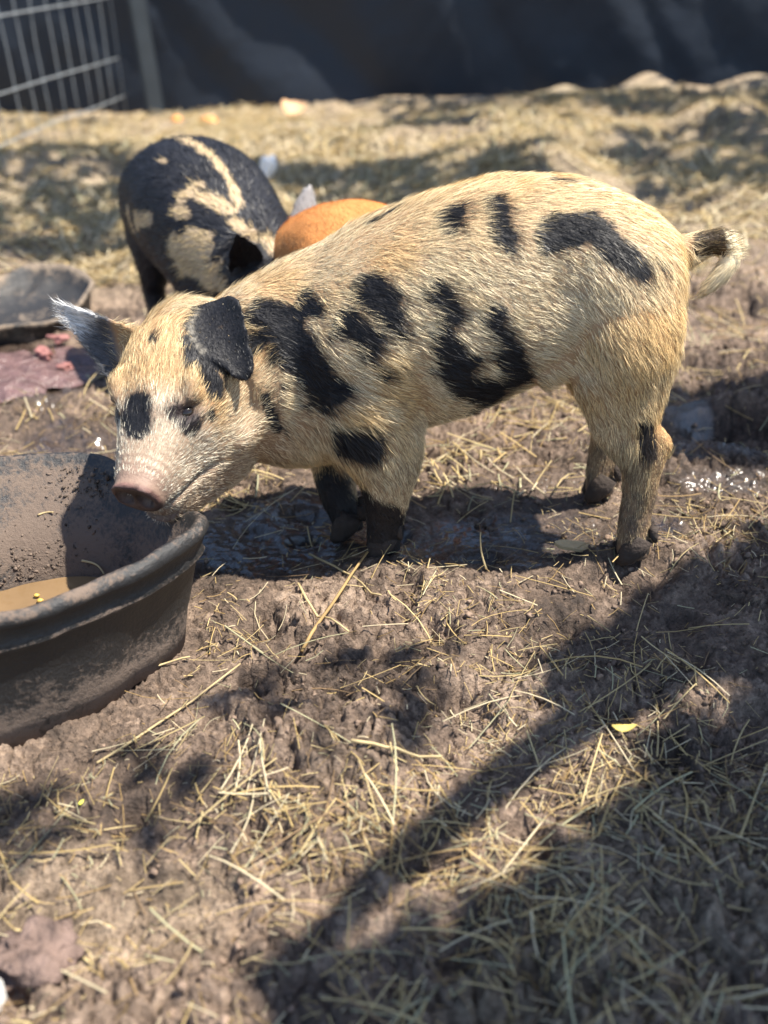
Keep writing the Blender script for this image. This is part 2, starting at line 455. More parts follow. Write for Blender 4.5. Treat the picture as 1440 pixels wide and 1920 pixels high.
def torso_rings(st, n=6):
    """stations rows: x y ztop zbot halfwidth ; spine runs rump -> neck"""
    S = catmull(st, n); rings = []
    C = np.column_stack([S[:, 0], S[:, 1], S[:, 2] * 0.5 + S[:, 3] * 0.5])
    T = np.gradient(C[:, :2], axis=0); T /= np.linalg.norm(T, axis=1)[:, None] + 1e-9
    for i in range(len(S)):
        side = np.array([-T[i, 1], T[i, 0], 0]); h = (S[i, 2] - S[i, 3]) / 2
        rings.append(ring(C[i], side, np.array([0, 0, 1.0]), S[i, 4], h, h))
    return rings

def ear_shell(base, tip, wide, nrm, width, curl, thick=0.008, droop=0.0, nu=9, nv=13, shape=None):
    """cupped leaf: base/tip points, wide = width direction, nrm = facing direction of the hollow"""
    base, tip = np.asarray(base, float), np.asarray(tip, float); ax = tip - base
    wide = np.asarray(wide, float); wide = wide - ax * (wide @ ax) / (ax @ ax); wide /= np.linalg.norm(wide)
    nrm = np.cross(ax, wide) / np.linalg.norm(ax) * (1 if np.dot(np.cross(ax, wide), nrm) > 0 else -1)
    V = np.zeros((2, nv, nu, 3))
    for j in range(nv):
        t = j / (nv - 1)
        wd = width * (shape(t) if shape else (0.62 + 0.9 * t - 1.5 * t ** 3.0)) if t < 1 else width * 0.06
        wd = max(wd, width * 0.10)
        for i in range(nu):
            s = (i / (nu - 1)) * 2 - 1
            p = base + ax * t + wide * (wd * s) + nrm * (curl * (s * s - 0.35) * (1 - 0.5 * t)) + nrm * (droop * t * t)
            for k in (0, 1):
                th = thick * (1 - 0.45 * t) * (1 - 0.35 * s * s)
                V[k, j, i] = p + nrm * (th * (0.5 - k))
    idx = np.arange(2 * nv * nu).reshape(2, nv, nu); F = []
    for j in range(nv - 1):
        for i in range(nu - 1):
            F.append((idx[0, j, i], idx[0, j, i + 1], idx[0, j + 1, i + 1], idx[0, j + 1, i]))
            F.append((idx[1, j, i], idx[1, j + 1, i], idx[1, j + 1, i + 1], idx[1, j, i + 1]))
    for j in range(nv - 1):
        for i in (0, nu - 1):
            q = (idx[0, j, i], idx[1, j, i], idx[1, j + 1, i], idx[0, j + 1, i]); F.append(q if i else q[::-1])
    for i in range(nu - 1):
        for j in (0, nv - 1):
            q = (idx[0, j, i], idx[0, j, i + 1], idx[1, j, i + 1], idx[1, j, i]); F.append(q if j == 0 else q[::-1])
    return V.reshape(-1, 3), [tuple(int(a) for a in f) for f in F]

def ear_leaf(EL, ER, face, cup, thick, nu=9):
    """ear blade between a front edge EL and a rear edge ER, hollow toward 'face'"""
    face = face / np.linalg.norm(face); nv = len(EL); V = np.zeros((2, nv, nu, 3))
    for j in range(nv):
        t = j / (nv - 1)
        for i in range(nu):
            q = i / (nu - 1); p = EL[j] * (1 - q) + ER[j] * q - face * (cup * 4 * q * (1 - q) * (1 - 0.6 * t))
            th = thick * (1 - 0.3 * abs(2 * q - 1))
            V[0, j, i] = p; V[1, j, i] = p - face * th
    idx = np.arange(2 * nv * nu).reshape(2, nv, nu); F = []
    for j in range(nv - 1):
        for i in range(nu - 1):
            F.append((idx[0, j, i], idx[0, j, i + 1], idx[0, j + 1, i + 1], idx[0, j + 1, i])); F.append((idx[1, j, i], idx[1, j + 1, i], idx[1, j + 1, i + 1], idx[1, j, i + 1]))
        for i in (0, nu - 1):
            q = (idx[0, j, i], idx[1, j, i], idx[1, j + 1, i], idx[0, j + 1, i]); F.append(q if i else q[::-1])
    for i in range(nu - 1):
        for j in (0, nv - 1):
            q = (idx[0, j, i], idx[0, j, i + 1], idx[1, j, i + 1], idx[1, j, i]); F.append(q if j == 0 else q[::-1])
    return V.reshape(-1, 3), [tuple(int(a) for a in f) for f in F]

def head_rings(B, S, st, roll=0.0, n=5):
    """stations: t hw hu hd (t along B->S)"""
    B, S = np.asarray(B, float), np.asarray(S, float); a = S - B; L = np.linalg.norm(a); a /= L
    side = np.cross(a, [0, 0, 1.0]); side /= np.linalg.norm(side); upv = np.cross(side, a)
    def fr(t):
        q = roll * (1 - min(max(t, 0), 1)); return side * math.cos(q) + upv * math.sin(q), upv * math.cos(q) - side * math.sin(q)
    return [ring(B + a * (L * s[0]), *fr(s[0]), s[1], s[2], s[3], e=2.15) for s in catmull(st, n)], a, side, upv, L

def leg(P, R, n=5):
    S = catmull(np.column_stack([P, R]), n)
    return tube(S[:, :3], S[:, 3:5], 14)

def toes(foot, fwd, s=1.0):
    """two cloven toes and two dewclaws; returns part list of (V,F)"""
    out = []; fwd = np.array([fwd[0], fwd[1], 0.0]); fwd /= np.linalg.norm(fwd); sd = np.array([-fwd[1], fwd[0], 0])
    for k in (-1, 1):
        c = np.asarray(foot, float) + sd * (0.0125 * k * s)
        P = [c + fwd * (-0.006 * s) + [0, 0, 0.036 * s], c + fwd * 0.004 * s + [0, 0, 0.02 * s], c + fwd * 0.014 * s + [0, 0, 0.006 * s], c + fwd * 0.024 * s + [0, 0, -0.004 * s]]
        out.append(tube(P, np.array([[0.0115, 0.016], [0.0125, 0.018], [0.0125, 0.014], [0.007, 0.006]]) * s, 12))
    for k in (-1, 1):
        c = np.asarray(foot, float) + sd * (0.013 * k * s) - fwd * 0.019 * s + [0, 0, 0.038 * s]
        out.append(tube([c + [0, 0, 0.012 * s], c, c - [0, 0, 0.010 * s] - fwd * 0.004 * s], np.array([[0.006, 0.006], [0.0065, 0.006], [0.003, 0.003]]) * s, 8))
    return out

def capsule_mask(P, spots, seed=0, amp=0.35):
    """P (N,3); spots rows ax ay az bx by bz r -> soft 0..1 mask with ragged edges"""
    out = np.zeros(len(P)); nz = fbm(P, 45, 2, seed + 300) * amp
    for s in spots:
        a = np.array(s[:3]); b = np.array(s[3:6]); r = s[6]; ab = b - a
        t = np.clip(((P - a) @ ab) / (ab @ ab + 1e-9), 0, 1)
        d = np.linalg.norm(P - a - t[:, None] * ab, axis=1) / r
        out = np.maximum(out, 1 - sstep(0.85, 1.12, d + nz))
    return out

def coat(name, me, parent, colf, dirf, lenf, n, width, seed, lift=0.30, mat=None):
    co, no, tr = mesh_arrays(me); r = np.random.default_rng(seed)
    A = co[tr]; ar = np.linalg.norm(np.cross(A[:, 1] - A[:, 0], A[:, 2] - A[:, 0]), axis=1)
    ti = r.choice(len(tr), n, p=ar / ar.sum())
    u = np.sqrt(r.random(n)); v = r.random(n); bw = np.column_stack([1 - u, u * (1 - v), u * v])
    P = (co[tr[ti]] * bw[:, :, None]).sum(1); Nn = (no[tr[ti]] * bw[:, :, None]).sum(1); Nn /= np.linalg.norm(Nn, axis=1)[:, None] + 1e-9
    L = lenf(P, Nn) * r.uniform(0.55, 1.25, n); k = L > 0.0015; P, Nn, L = P[k], Nn[k], L[k]; n = len(P)
    D = dirf(P, Nn)
    cl = np.column_stack([vnoise(P, 70, seed + 1), vnoise(P, 70, seed + 2), vnoise(P, 70, seed + 3)]) * 0.30
    D = D + cl + r.normal(0, 0.13, (n, 3)); D -= Nn * (D * Nn).sum(1)[:, None]; D /= np.linalg.norm(D, axis=1)[:, None] + 1e-9
    S = np.cross(Nn, D); S = S + Nn * r.normal(0, 0.55, n)[:, None]; S /= np.linalg.norm(S, axis=1)[:, None]
    lf = np.clip(r.normal(lift, 0.12, n), 0.05, 0.9)
    wd = width * r.uniform(0.6, 1.3, n)
    V = np.zeros((n, 5, 3)); p1 = P + D * (L * 0.5)[:, None] + Nn * (L * lf * 0.42)[:, None]; p2 = P + D * L[:, None] + Nn * (L * lf * 0.55)[:, None]
    P = P - Nn * 0.0008
    V[:, 0] = P - S * wd[:, None]; V[:, 1] = P + S * wd[:, None]; V[:, 2] = p1 + S * (wd * 0.8)[:, None]; V[:, 3] = p1 - S * (wd * 0.8)[:, None]; V[:, 4] = p2
    C = colf(P + r.normal(0, 0.0035, (n, 3)), Nn, True) * np.clip(r.normal(0.95, 0.22, (n, 1)), 0.35, 1.35)
    dk = r.random(n) < 0.07 + 0.10 * sstep(0.0, 0.6, vnoise(P, 17, seed + 9)); C[dk] = C[dk] * 0.28
    base = (np.arange(n) * 5)[:, None]
    loops = (np.array([0, 1, 2, 3, 3, 2, 4])[None] + base).ravel(); tot = np.tile([4, 3], n)
    m2 = new_mesh(name, V.reshape(-1, 3), (loops, tot), mat or M_COAT, True, np.repeat(np.clip(C, 0, 1), 5, 0))
    return link(name, m2, parent, kind='stuff')

def set_cols(me, c):
    ca = me.color_attributes.new('Col', 'FLOAT_COLOR', 'POINT'); a = np.ones((len(c), 4), np.float32); a[:, :3] = np.clip(c, 0, 1)
    ca.data.foreach_set('color', a.ravel())

def finish_body(me, mat):
    me.materials.clear(); me.materials.append(mat)
    me.polygons.foreach_set('use_smooth', np.ones(len(me.polygons), bool)); me.update()

def eye_object(parent, p, nrm, r):
    bm = bmesh.new(); bmesh.ops.create_uvsphere(bm, u_segments=16, v_segments=10, radius=r)
    me = bpy.data.meshes.new('eye'); bm.to_mesh(me); bm.free(); me.materials.append(M_EYE)
    me.polygons.foreach_set('use_smooth', np.ones(len(me.polygons), bool))
    o = link('eye', me, parent); o.location = p
    return o

CREAM = np.array([0.76, 0.645, 0.43]); GOLD = np.array([0.73, 0.52, 0.25]); PALE = np.array([0.72, 0.67, 0.55])
BLACK = np.array([0.011, 0.011, 0.014]); MUDC = np.array([0.105, 0.075, 0.058]); PINK = np.array([0.42, 0.22, 0.18])

# ---- the spotted pig in front
PIG_SPOTS = []
#SPOTS_BEGIN
PIG_SPOTS = [
    (0.2614, 0.0927, 0.3468, 0.2067, 0.1189, 0.262, 0.0291),
    (0.2397, 0.1021, 0.3224, 0.1891, 0.1242, 0.2742, 0.0197),
    (0.2878, 0.1067, 0.3255, 0.2647, 0.1026, 0.3335, 0.0172),
    (0.3034, 0.0977, 0.3731, 0.2678, 0.0958, 0.3447, 0.0172),
    (0.2755, 0.1253, 0.2596, 0.2644, 0.1161, 0.212, 0.006),
    (0.2218, 0.0831, 0.3659, 0.2097, 0.0945, 0.3579, 0.0158),
    (0.1421, 0.1084, 0.3843, 0.1142, 0.1235, 0.3624, 0.0218),
    (0.1688, 0.1202, 0.3466, 0.144, 0.1304, 0.3263, 0.0219),
    (0.1128, 0.1274, 0.3474, 0.1019, 0.1287, 0.3357, 0.0058),
    (0.1312, 0.1339, 0.297, 0.1264, 0.133, 0.2883, 0.0084),
    (0.0619, 0.1201, 0.3834, 0.0474, 0.1272, 0.357, 0.0153),
    (0.0397, 0.064, 0.4605, 0.0489, 0.0779, 0.4486, 0.0137),
    (-0.0032, 0.0557, 0.4726, -0.0177, 0.0946, 0.4443, 0.0156),
    (-0.0194, 0.0968, 0.4418, -0.0233, 0.1069, 0.4258, 0.007),
    (-0.0697, 0.098, 0.4373, -0.1195, 0.0872, 0.4482, 0.022),
    (-0.122, 0.0925, 0.4433, -0.1669, 0.1121, 0.407, 0.0201),
    (-0.1952, 0.0984, 0.4066, -0.2078, 0.0951, 0.3964, 0.0046),
    (-0.0774, 0.0116, 0.4849, -0.0982, 0.0092, 0.4824, 0.0055),
    (0.1436, 0.0108, 0.44, 0.1116, 0.0012, 0.4536, 0.0062),
    (0.0151, 0.079, 0.2143, 0.0151, 0.079, 0.2143, 0.0151),
    (0.1736, 0.1297, 0.1974, 0.1505, 0.1315, 0.1903, 0.0247),
    (0.1577, 0.0963, 0.0752, 0.1242, 0.0916, 0.0176, 0.0417),
    (0.1408, 0.1015, 0.049, 0.1244, 0.0907, 0.0128, 0.0361),
    (0.217, 0.0247, 0.0708, 0.1894, 0.0383, 0.0177, 0.0338),
    (0.3426, 0.1516, 0.3169, 0.3249, 0.1623, 0.2902, 0.0194),
    (0.357, 0.1301, 0.336, 0.3398, 0.1501, 0.3162, 0.013),
    (0.3652, 0.1965, 0.272, 0.3505, 0.2017, 0.2569, 0.0153),
    (0.3315, 0.1794, 0.2636, 0.3303, 0.1784, 0.2596, 0.0064),
    (0.4145, 0.1879, 0.2798, 0.409, 0.2099, 0.2656, 0.0167),
    (0.4273, 0.187, 0.273, 0.4215, 0.2021, 0.2659, 0.0116),
    (0.4047, 0.117, 0.3382, 0.4014, 0.1248, 0.3355, 0.0073),
    (-0.1955, 0.1193, 0.2007, -0.2001, 0.1194, 0.1676, 0.0138),
    (-0.2042, 0.1168, 0.181, -0.2078, 0.1175, 0.159, 0.0097),
    (0.0529, 0.1321, 0.3241, 0.0354, 0.1291, 0.2854, 0.0193),
    (0.0399, 0.1289, 0.2841, 0.0063, 0.1015, 0.2419, 0.029),
    (-0.0023, 0.1291, 0.3573, -0.0173, 0.1273, 0.3169, 0.016),
    (-0.0178, 0.1276, 0.3236, -0.0336, 0.102, 0.2643, 0.0223),
]
#SPOTS_END

def spotted_pig():
    root = empty('spotted_pig', (PIG_O[0], PIG_O[1], 0), PIG_RZ, 'cream pig with black spots standing side on in front, snout over the tub', 'pig')
    parts = []
    tors = [(-0.247, 0.0, 0.372, 0.330, 0.020), (-0.238, 0.0, 0.408, 0.285, 0.066), (-0.215, 0.0, 0.434, 0.245, 0.100), (-0.175, 0.0, 0.458, 0.240, 0.120),
            (-0.120, 0.0, 0.478, 0.252, 0.122), (-0.060, 0.0, 0.486, 0.228, 0.124), (0.0, 0.0, 0.484, 0.200, 0.128), (0.06, 0.0, 0.472, 0.176, 0.128),
            (0.12, 0.0, 0.452, 0.152, 0.126), (0.175, 0.002, 0.427, 0.130, 0.118), (0.225, 0.010, 0.404, 0.122, 0.108), (0.270, 0.026, 0.385, 0.125, 0.100), (0.312, 0.055, 0.365, 0.140, 0.088), (0.338, 0.085, 0.335, 0.165, 0.07)]
    parts.append(loft(torso_rings(tors)))
    B = np.array([0.362, 0.040, 0.285]); S = np.array([0.416, 0.262, 0.193])
    hst = [(-0.12, 0.064, 0.075, 0.115), (0.0, 0.080, 0.084, 0.134), (0.18, 0.087, 0.086, 0.146), (0.38, 0.081, 0.077, 0.145), (0.55, 0.064, 0.061, 0.130), (0.70, 0.047, 0.046, 0.110),
           (0.82, 0.037, 0.036, 0.090), (0.90, 0.032, 0.030, 0.072), (0.94, 0.028, 0.026, 0.052), (0.965, 0.030, 0.029, 0.036), (0.992, 0.0305, 0.029, 0.032), (1.0, 0.025, 0.023, 0.026)]
    rings, ha, hs, hup, hL = head_rings(B, S, hst, rad(-14))
    parts.append(loft(rings))
    # brow ridges, cheek
    def hp(t, s, u):
        q = rad(-14) * (1 - t); return B + ha * (hL * t) + (hs * math.cos(q) + hup * math.sin(q)) * s + (hup * math.cos(q) - hs * math.sin(q)) * u
    for k in (-1, 1):
        parts.append(tube(np.array([hp(0.38, 0.050 * k, 0.062), hp(0.46, 0.052 * k, 0.057), hp(0.53, 0.048 * k, 0.048)]), np.array([0.009, 0.011, 0.008]), 10))
        parts.append(tube(np.array([hp(0.05, 0.070 * k, -0.03), hp(0.25, 0.066 * k, -0.05), hp(0.45, 0.050 * k, -0.05)]), np.array([0.035, 0.036, 0.026]), 12))
    # legs: near fore, far fore, near hind, far hind (side radius, fore-aft radius)
    L = []
    L.append(([[0.155, 0.060, 0.30], [0.150, 0.082, 0.225], [0.135, 0.088, 0.160], [0.133, 0.086, 0.110], [0.136, 0.082, 0.070], [0.140, 0.078, 0.030], [0.138, 0.076, 0.006]],
              [[0.05, 0.085], [0.05, 0.080], [0.040, 0.058], [0.029, 0.036], [0.024, 0.028], [0.022, 0.024], [0.020, 0.022]]))
    L.append(([[0.165, -0.06, 0.30], [0.185, -0.06, 0.20], [0.205, -0.040, 0.135], [0.212, -0.018, 0.095], [0.205, 0.004, 0.060], [0.196, 0.016, 0.028], [0.190, 0.022, 0.006]],
              [[0.05, 0.085], [0.05, 0.070], [0.038, 0.048], [0.028, 0.033], [0.024, 0.027], [0.022, 0.024], [0.020, 0.022]]))
    L.append(([[-0.150, 0.060, 0.36], [-0.162, 0.078, 0.30], [-0.168, 0.086, 0.245], [-0.176, 0.092, 0.195], [-0.197, 0.096, 0.150], [-0.199, 0.097, 0.105], [-0.196, 0.097, 0.060], [-0.196, 0.097, 0.025], [-0.200, 0.097, 0.004]],
              [[0.055, 0.082], [0.058, 0.078], [0.047, 0.060], [0.033, 0.044], [0.024, 0.031], [0.020, 0.0235], [0.019, 0.021], [0.020, 0.022], [0.020, 0.023]]))
    L.append(([[-0.150, -0.060, 0.36], [-0.160, -0.078, 0.30], [-0.163, -0.086, 0.245], [-0.162, -0.088, 0.195], [-0.182, -0.088, 0.150], [-0.183, -0.085, 0.105], [-0.178, -0.082, 0.060], [-0.178, -0.080, 0.025], [-0.182, -0.079, 0.004]],
              [[0.055, 0.082], [0.058, 0.078], [0.047, 0.060], [0.033, 0.044], [0.024, 0.031], [0.020, 0.0235], [0.019, 0.021], [0.020, 0.022], [0.020, 0.023]]))
    for P, R in L: parts.append(leg(P, R))
    # hock points
    for y, dx in ((0.096, 0), (-0.087, 0.015)):
        parts.append(tube(np.array([[-0.200 + dx, y, 0.200], [-0.224 + dx, y, 0.168], [-0.213 + dx, y, 0.132]]), np.array([0.013, 0.0125, 0.011]), 10))
    # flank fold and prepuce-side belly
    parts.append(tube(np.array([[-0.13, 0.070, 0.32], [-0.100, 0.078, 0.285], [-0.06, 0.07, 0.265]]), np.array([0.04, 0.032, 0.028]), 12))
    # tail
    T = catmull(np.array([[-0.232, 0.0, 0.386, 0.026], [-0.256, 0.002, 0.391, 0.021], [-0.280, 0.006, 0.400, 0.016], [-0.298, 0.012, 0.401, 0.014], [-0.304, 0.020, 0.386, 0.013], [-0.293, 0.026, 0.368, 0.011], [-0.279, 0.028, 0.352, 0.008], [-0.270, 0.03, 0.343, 0.005]]), 5)
    parts.append(tube(T[:, :3], T[:, 3], 10))
    # ears
    near_t = np.array([0.291, 0.165, 0.296]); NEARB = np.array([0.345, 0.114, 0.366]); NEARC = np.array([0.316, 0.128, 0.325])
    far_tip = np.array([0.529, 0.056, 0.364])
    EL = catmull(np.array([[0.3381, 0.08, 0.3707], [0.3532, 0.09, 0.361], [0.3589, 0.11, 0.3479], [0.3467, 0.136, 0.334], [0.326, 0.149, 0.3182], [0.3086, 0.156, 0.3043], [0.2993, 0.157, 0.295]]), 3); ER = catmull(np.array([[0.3168, 0.085, 0.3782], [0.3011, 0.098, 0.3779], [0.2909, 0.115, 0.366], [0.2841, 0.135, 0.3423], [0.28, 0.148, 0.3151], [0.2817, 0.155, 0.3017], [0.2918, 0.158, 0.2924]]), 3)
    near_shell = ear_leaf(EL, ER, np.array([0.10, 1.0, 0.35]), 0.013, 0.0095); parts.append(near_shell)
    ES = near_shell[0][::2]
    def eard(P):
        e = np.full(len(P), 9.0)
        for q in ES: e = np.minimum(e, np.linalg.norm(P - q, axis=1))
        return e
    parts.append(ear_shell([0.452, 0.060, 0.293], far_tip, [0.5, 0.0, -0.75], [0.1, 0.9, 0.2], 0.042, 0.018, 0.009, 0.006,
                           shape=lambda t: 1.0 + 0.05 * t - 0.95 * t ** 1.3))
    me = remesh(*merge(parts), 0.0042, 7)
    co, no, tr = mesh_arrays(me)
    d = co - S; tt = d @ ha; kk = (np.linalg.norm(d, axis=1) < 0.075) * sstep(-0.045, -0.012, tt)
    co = co + ha * (0.20 * (d @ hup) * kk)[:, None]
    # carve: nostrils, mouth line, eye sockets, skin folds
    d = co - S; s = d @ hs; u = d @ hup; t = d @ ha - 0.20 * u
    disc = (t > -0.012) & (np.hypot(s, u) < 0.05)
    for k in (-1, 1):
        q = np.hypot((s - 0.0135 * k) / 0.0098, (u + 0.003) / 0.0120)
        co[disc] -= ha * (0.028 * (1 - sstep(0.45, 1.15, q[disc])))[:, None]
    co[disc] -= ha * (0.005 * (1 - sstep(0.0, 1.0, np.hypot(s[disc] / 0.036, u[disc] / 0.030))))[:, None]
    hb = co - B; ht = (hb @ ha) / hL; hsd = hb @ hs; hud = hb @ hup
    mouth = np.exp(-((hud + 0.036 - 0.020 * (ht - 0.75)) / 0.0042) ** 2) * sstep(0.55, 0.62, ht) * (1 - sstep(0.95, 0.99, ht))
    co -= no * (mouth * 0.006)[:, None]
    # snout wrinkles behind the disc
    wr = np.sin((ht - 0.78) * hL * 620) * np.exp(-((ht - 0.86) / 0.06) ** 2) * sstep(-0.01, 0.02, hud)
    co += no * (wr * 0.0012)[:, None]
    eyes = []
    for k in (-1, 1):
        e0 = hp(0.575, 0.053 * k, 0.040); i = np.argmin(np.linalg.norm(co - e0, axis=1)); ep = co[i].copy(); en = no[i].copy(); eyes.append((ep, en))
        q = co - ep; a = q @ ha; vv = q @ hup
        g = np.linalg.norm(q, axis=1)
        sock = np.exp(-((a / 0.014) ** 2 + (vv / 0.0045) ** 2)) * (g < 0.04)
        lids = (np.exp(-((a / 0.018) ** 2 + ((vv - 0.0095) / 0.005) ** 2)) + 0.8 * np.exp(-((a / 0.018) ** 2 + ((vv + 0.0095) / 0.005) ** 2))) * (g < 0.05)
        co += no * (-0.0075 * sock + 0.0048 * lids)[:, None]
    # shoulder, ham, hollow flank, crease behind the elbow
    def bump(cx, cz, r, amt):
        g = np.exp(-(((co[:, 0] - cx) / r[0]) ** 2 + ((co[:, 2] - cz) / r[1]) ** 2)) * sstep(0.04, 0.09, np.abs(co[:, 1])) * (co[:, 0] < 0.27)
        return no * (amt * g)[:, None]
    co += bump(0.165, 0.31, (0.06, 0.08), 0.012) + bump(0.085, 0.24, (0.018, 0.06), -0.009) + bump(0.235, 0.28, (0.022, 0.09), -0.007) + bump(-0.085, 0.385, (0.035, 0.05), -0.012) + bump(-0.175, 0.33, (0.05, 0.07), 0.010) + bump(-0.115, 0.285, (0.02, 0.04), -0.007) + bump(0.03, 0.30, (0.05, 0.07), 0.006)
    # soft unevenness of hide
    co += no * (0.0022 * vnoise(co, 22, 5) + 0.0009 * vnoise(co, 60, 6))[:, None]
    me.vertices.foreach_set('co', co.astype(np.float32).ravel()); me.update()
    co, no, tr = mesh_arrays(me)
    near_tip = near_t
    EYES = [e[0] for e in eyes]

    def colf(P, Nn, hair):
        nz = fbm(P, 14, 3, 91)
        c = CREAM[None] * np.ones((len(P), 1))
        gold = np.clip(sstep(-0.1, 0.8, nz) * 0.7 + 0.25 * (1 - sstep(0.2, 0.34, P[:, 2])) + 0.45 * sstep(0.40, 0.47, P[:, 2]) + 0.4 * sstep(0.12, 0.22, -P[:, 0]), 0, 1)
        c = c * (1 - gold[:, None]) + GOLD * gold[:, None]
        q = P - B; t = (q @ ha) / hL; ss = q @ hs; uu = q @ hup
        hd = sstep(0.02, 0.15, t) * (np.linalg.norm(q - ha * (np.clip(t, 0, 1) * hL)[:, None], axis=1) < 0.16)
        fore = hd * sstep(0.02, 0.05, uu) * (1 - sstep(0.42, 0.58, t))
        c = c * (1 - 0.55 * fore[:, None]) + np.array([0.74, 0.50, 0.21]) * 0.55 * fore[:, None]
        muz = hd * np.maximum(sstep(0.46, 0.62, t), 0.6 * sstep(0.25, 0.45, t) * (1 - sstep(-0.02, 0.03, uu)))
        c = c * (1 - 0.85 * muz[:, None]) + PALE * 0.85 * muz[:, None]
        jaw = hd * (1 - sstep(-0.06, -0.02, uu)) * 0.45
        c = c * (1 - jaw[:, None]) + np.array([0.50, 0.32, 0.17]) * jaw[:, None]
        if not hair:
            c = c * np.array([0.42, 0.34, 0.31])
            nose = hd * sstep(0.78, 0.93, t)
            c = c * (1 - nose[:, None]) + np.array([0.22, 0.15, 0.115]) * nose[:, None]
            tq = t - 0.20 * ((P - S) @ hup) / hL; sn = (P - S) @ hs; un = (P - S) @ hup; rn = np.hypot(sn, un)
            dsk = sstep(0.945, 0.975, tq) * (rn < 0.055)
            front = sstep(0.975, 0.99, tq + 0.10 * (rn < 0.022))
            rim = np.array([0.155, 0.085, 0.072])[None] * (0.55 + 0.45 * sstep(-0.01, 0.02, un))[:, None]
            tip = rim * (1 - front[:, None]) + np.array([0.065, 0.040, 0.036]) * front[:, None]  # dark face colour also carries the shade on the down-facing disc
            for k in (-1, 1):
                nq = 1 - sstep(0.6, 1.15, np.hypot((sn - 0.0135 * k) / 0.0098, (un + 0.003) / 0.0120))
                tip = tip * (1 - 0.9 * nq[:, None])
            tip = tip * (1 - 0.45 * sstep(0.0, 0.5, fbm(P, 110, 2, 55)))[:, None]
            c = c * (1 - dsk[:, None]) + tip * dsk[:, None]
            mo = np.exp(-((uu + 0.036 - 0.020 * (t - 0.75)) / 0.004) ** 2) * hd * sstep(0.58, 0.66, t) * (1 - sstep(0.95, 0.99, t))
            c = c * (1 - 0.6 * mo[:, None])
        m = capsule_mask(P, PIG_SPOTS, 1, 0.48)
        # near ear black, far ear slate with white fringe
        ed = eard(P); m = np.maximum(m, 1 - sstep(0.008, 0.012, ed))
        c = c * (1 - m[:, None]) + BLACK * (1.0 if hair else 0.8) * m[:, None]
        fr = np.min(np.stack([np.linalg.norm(P - q, axis=1) for q in EL[3:11]]), axis=0); fr = (1 - sstep(0.003, 0.007, fr)) * 0.5   # grey fuzz on the front edge of the ear, its sunlit highlight painted in
        c = c * (1 - fr[:, None]) + np.array([0.30, 0.27, 0.22]) * fr[:, None]
        fe = sstep(0.462, 0.474, P[:, 0]) * (P[:, 1] < 0.10) * (P[:, 2] > 0.225)
        ft = 1 - sstep(0.034, 0.058, np.linalg.norm(P - far_tip, axis=1))
        white = np.clip(ft + 0.9 * sstep(0.0, 0.006, (P @ np.array([0.58, 0, -0.81])) - 0.066) * fe, 0, 1)
        ec = np.array([0.085, 0.09, 0.105]) * (1 - white[:, None]) + np.array([0.62, 0.62, 0.62]) * white[:, None]
        c = c * (1 - fe[:, None]) + ec * fe[:, None]
        for ep in EYES:
            ey = 1 - sstep(0.006, 0.028 if hair else 0.040, np.linalg.norm((P - ep) * [1, 1, 1.25], axis=1) + 0.004 * nz)
            c = c * (1 - 0.9 * ey[:, None]) + np.array([0.035, 0.024, 0.024]) * 0.9 * ey[:, None]
        # tail slate on top
        tl = (P[:, 0] < -0.258) & (P[:, 2] > 0.388) & (P[:, 0] > -0.294)
        c[tl] = c[tl] * (0.10 + 0.30 * sstep(0.0, 0.5, vnoise(P[tl], 160, 31)))[:, None]
        tw = (P[:, 0] < -0.258) & ~tl
        c[tw] = CREAM * 0.95
        # mud on the legs
        md = (1 - sstep(0.05, 0.20, P[:, 2] + 0.06 * nz + 0.03 * vnoise(P * [1, 1, 0.25], 120, 98))) * (0.95 if not hair else 0.85)
        md = md * (P[:, 0] < 0.30) * (1 - 0.88 * (P[:, 0] > 0.05))
        sp = sstep(0.15, 0.5, vnoise(P, 90, 97)) * 0.4 + 0.6
        spk = sstep(0.05, 0.45, vnoise(P * [1, 1, 0.35], 75, 99)) * (1 - sstep(0.10, 0.24, P[:, 2])) * (P[:, 0] < -0.08) * 0.8
        c = c * (1 - spk[:, None]) + MUDC * 0.6 * spk[:, None]
        c = c * (1 - (md * sp)[:, None]) + MUDC * (md * sp)[:, None]
        return c

    def dirf(P, Nn):
        D = np.zeros_like(P); D[:] = (-0.85, 0, -0.42)
        rump = sstep(0.05, 0.22, -P[:, 0]); D += rump[:, None] * np.array([0.45, 0, -0.75])
        top = sstep(0.5, 0.9, Nn[:, 2]); D += top[:, None] * np.array([-0.6, 0, 0.1])
        lg = 1 - sstep(0.15, 0.25, P[:, 2]); lg = lg * (P[:, 0] < 0.27); D += lg[:, None] * np.array([0.3, 0, -1.0])
        q = P - B; t = (q @ ha) / hL
        hd = sstep(0.0, 0.25, t) * (np.linalg.norm(q - ha * (np.clip(t, 0, 1) * hL)[:, None], axis=1) < 0.15) * (P[:, 0] > 0.26)
        s = q @ hs; u = q @ hup
        Dh = -ha[None] + hup[None] * (0.45 * sstep(0.0, 0.04, u))[:, None] + hs[None] * (4.0 * np.clip(s, -0.08, 0.08) * (1 - sstep(0.03, 0.06, u)))[:, None] - hup[None] * (0.5 * (1 - sstep(-0.04, 0.0, u)))[:, None]
        D = D * (1 - hd[:, None]) + Dh * hd[:, None]
        ear1 = (eard(P) < 0.010)[:, None]
        D = np.where(ear1, near_tip - NEARB, D)
        ear2 = ((P[:, 0] > 0.468) & (P[:, 1] < 0.10) & (P[:, 2] > 0.225))[:, None]
        D = np.where(ear2, np.array([0.09, 0.0, 0.06]), D)
        tl = (P[:, 0] < -0.255)[:, None]
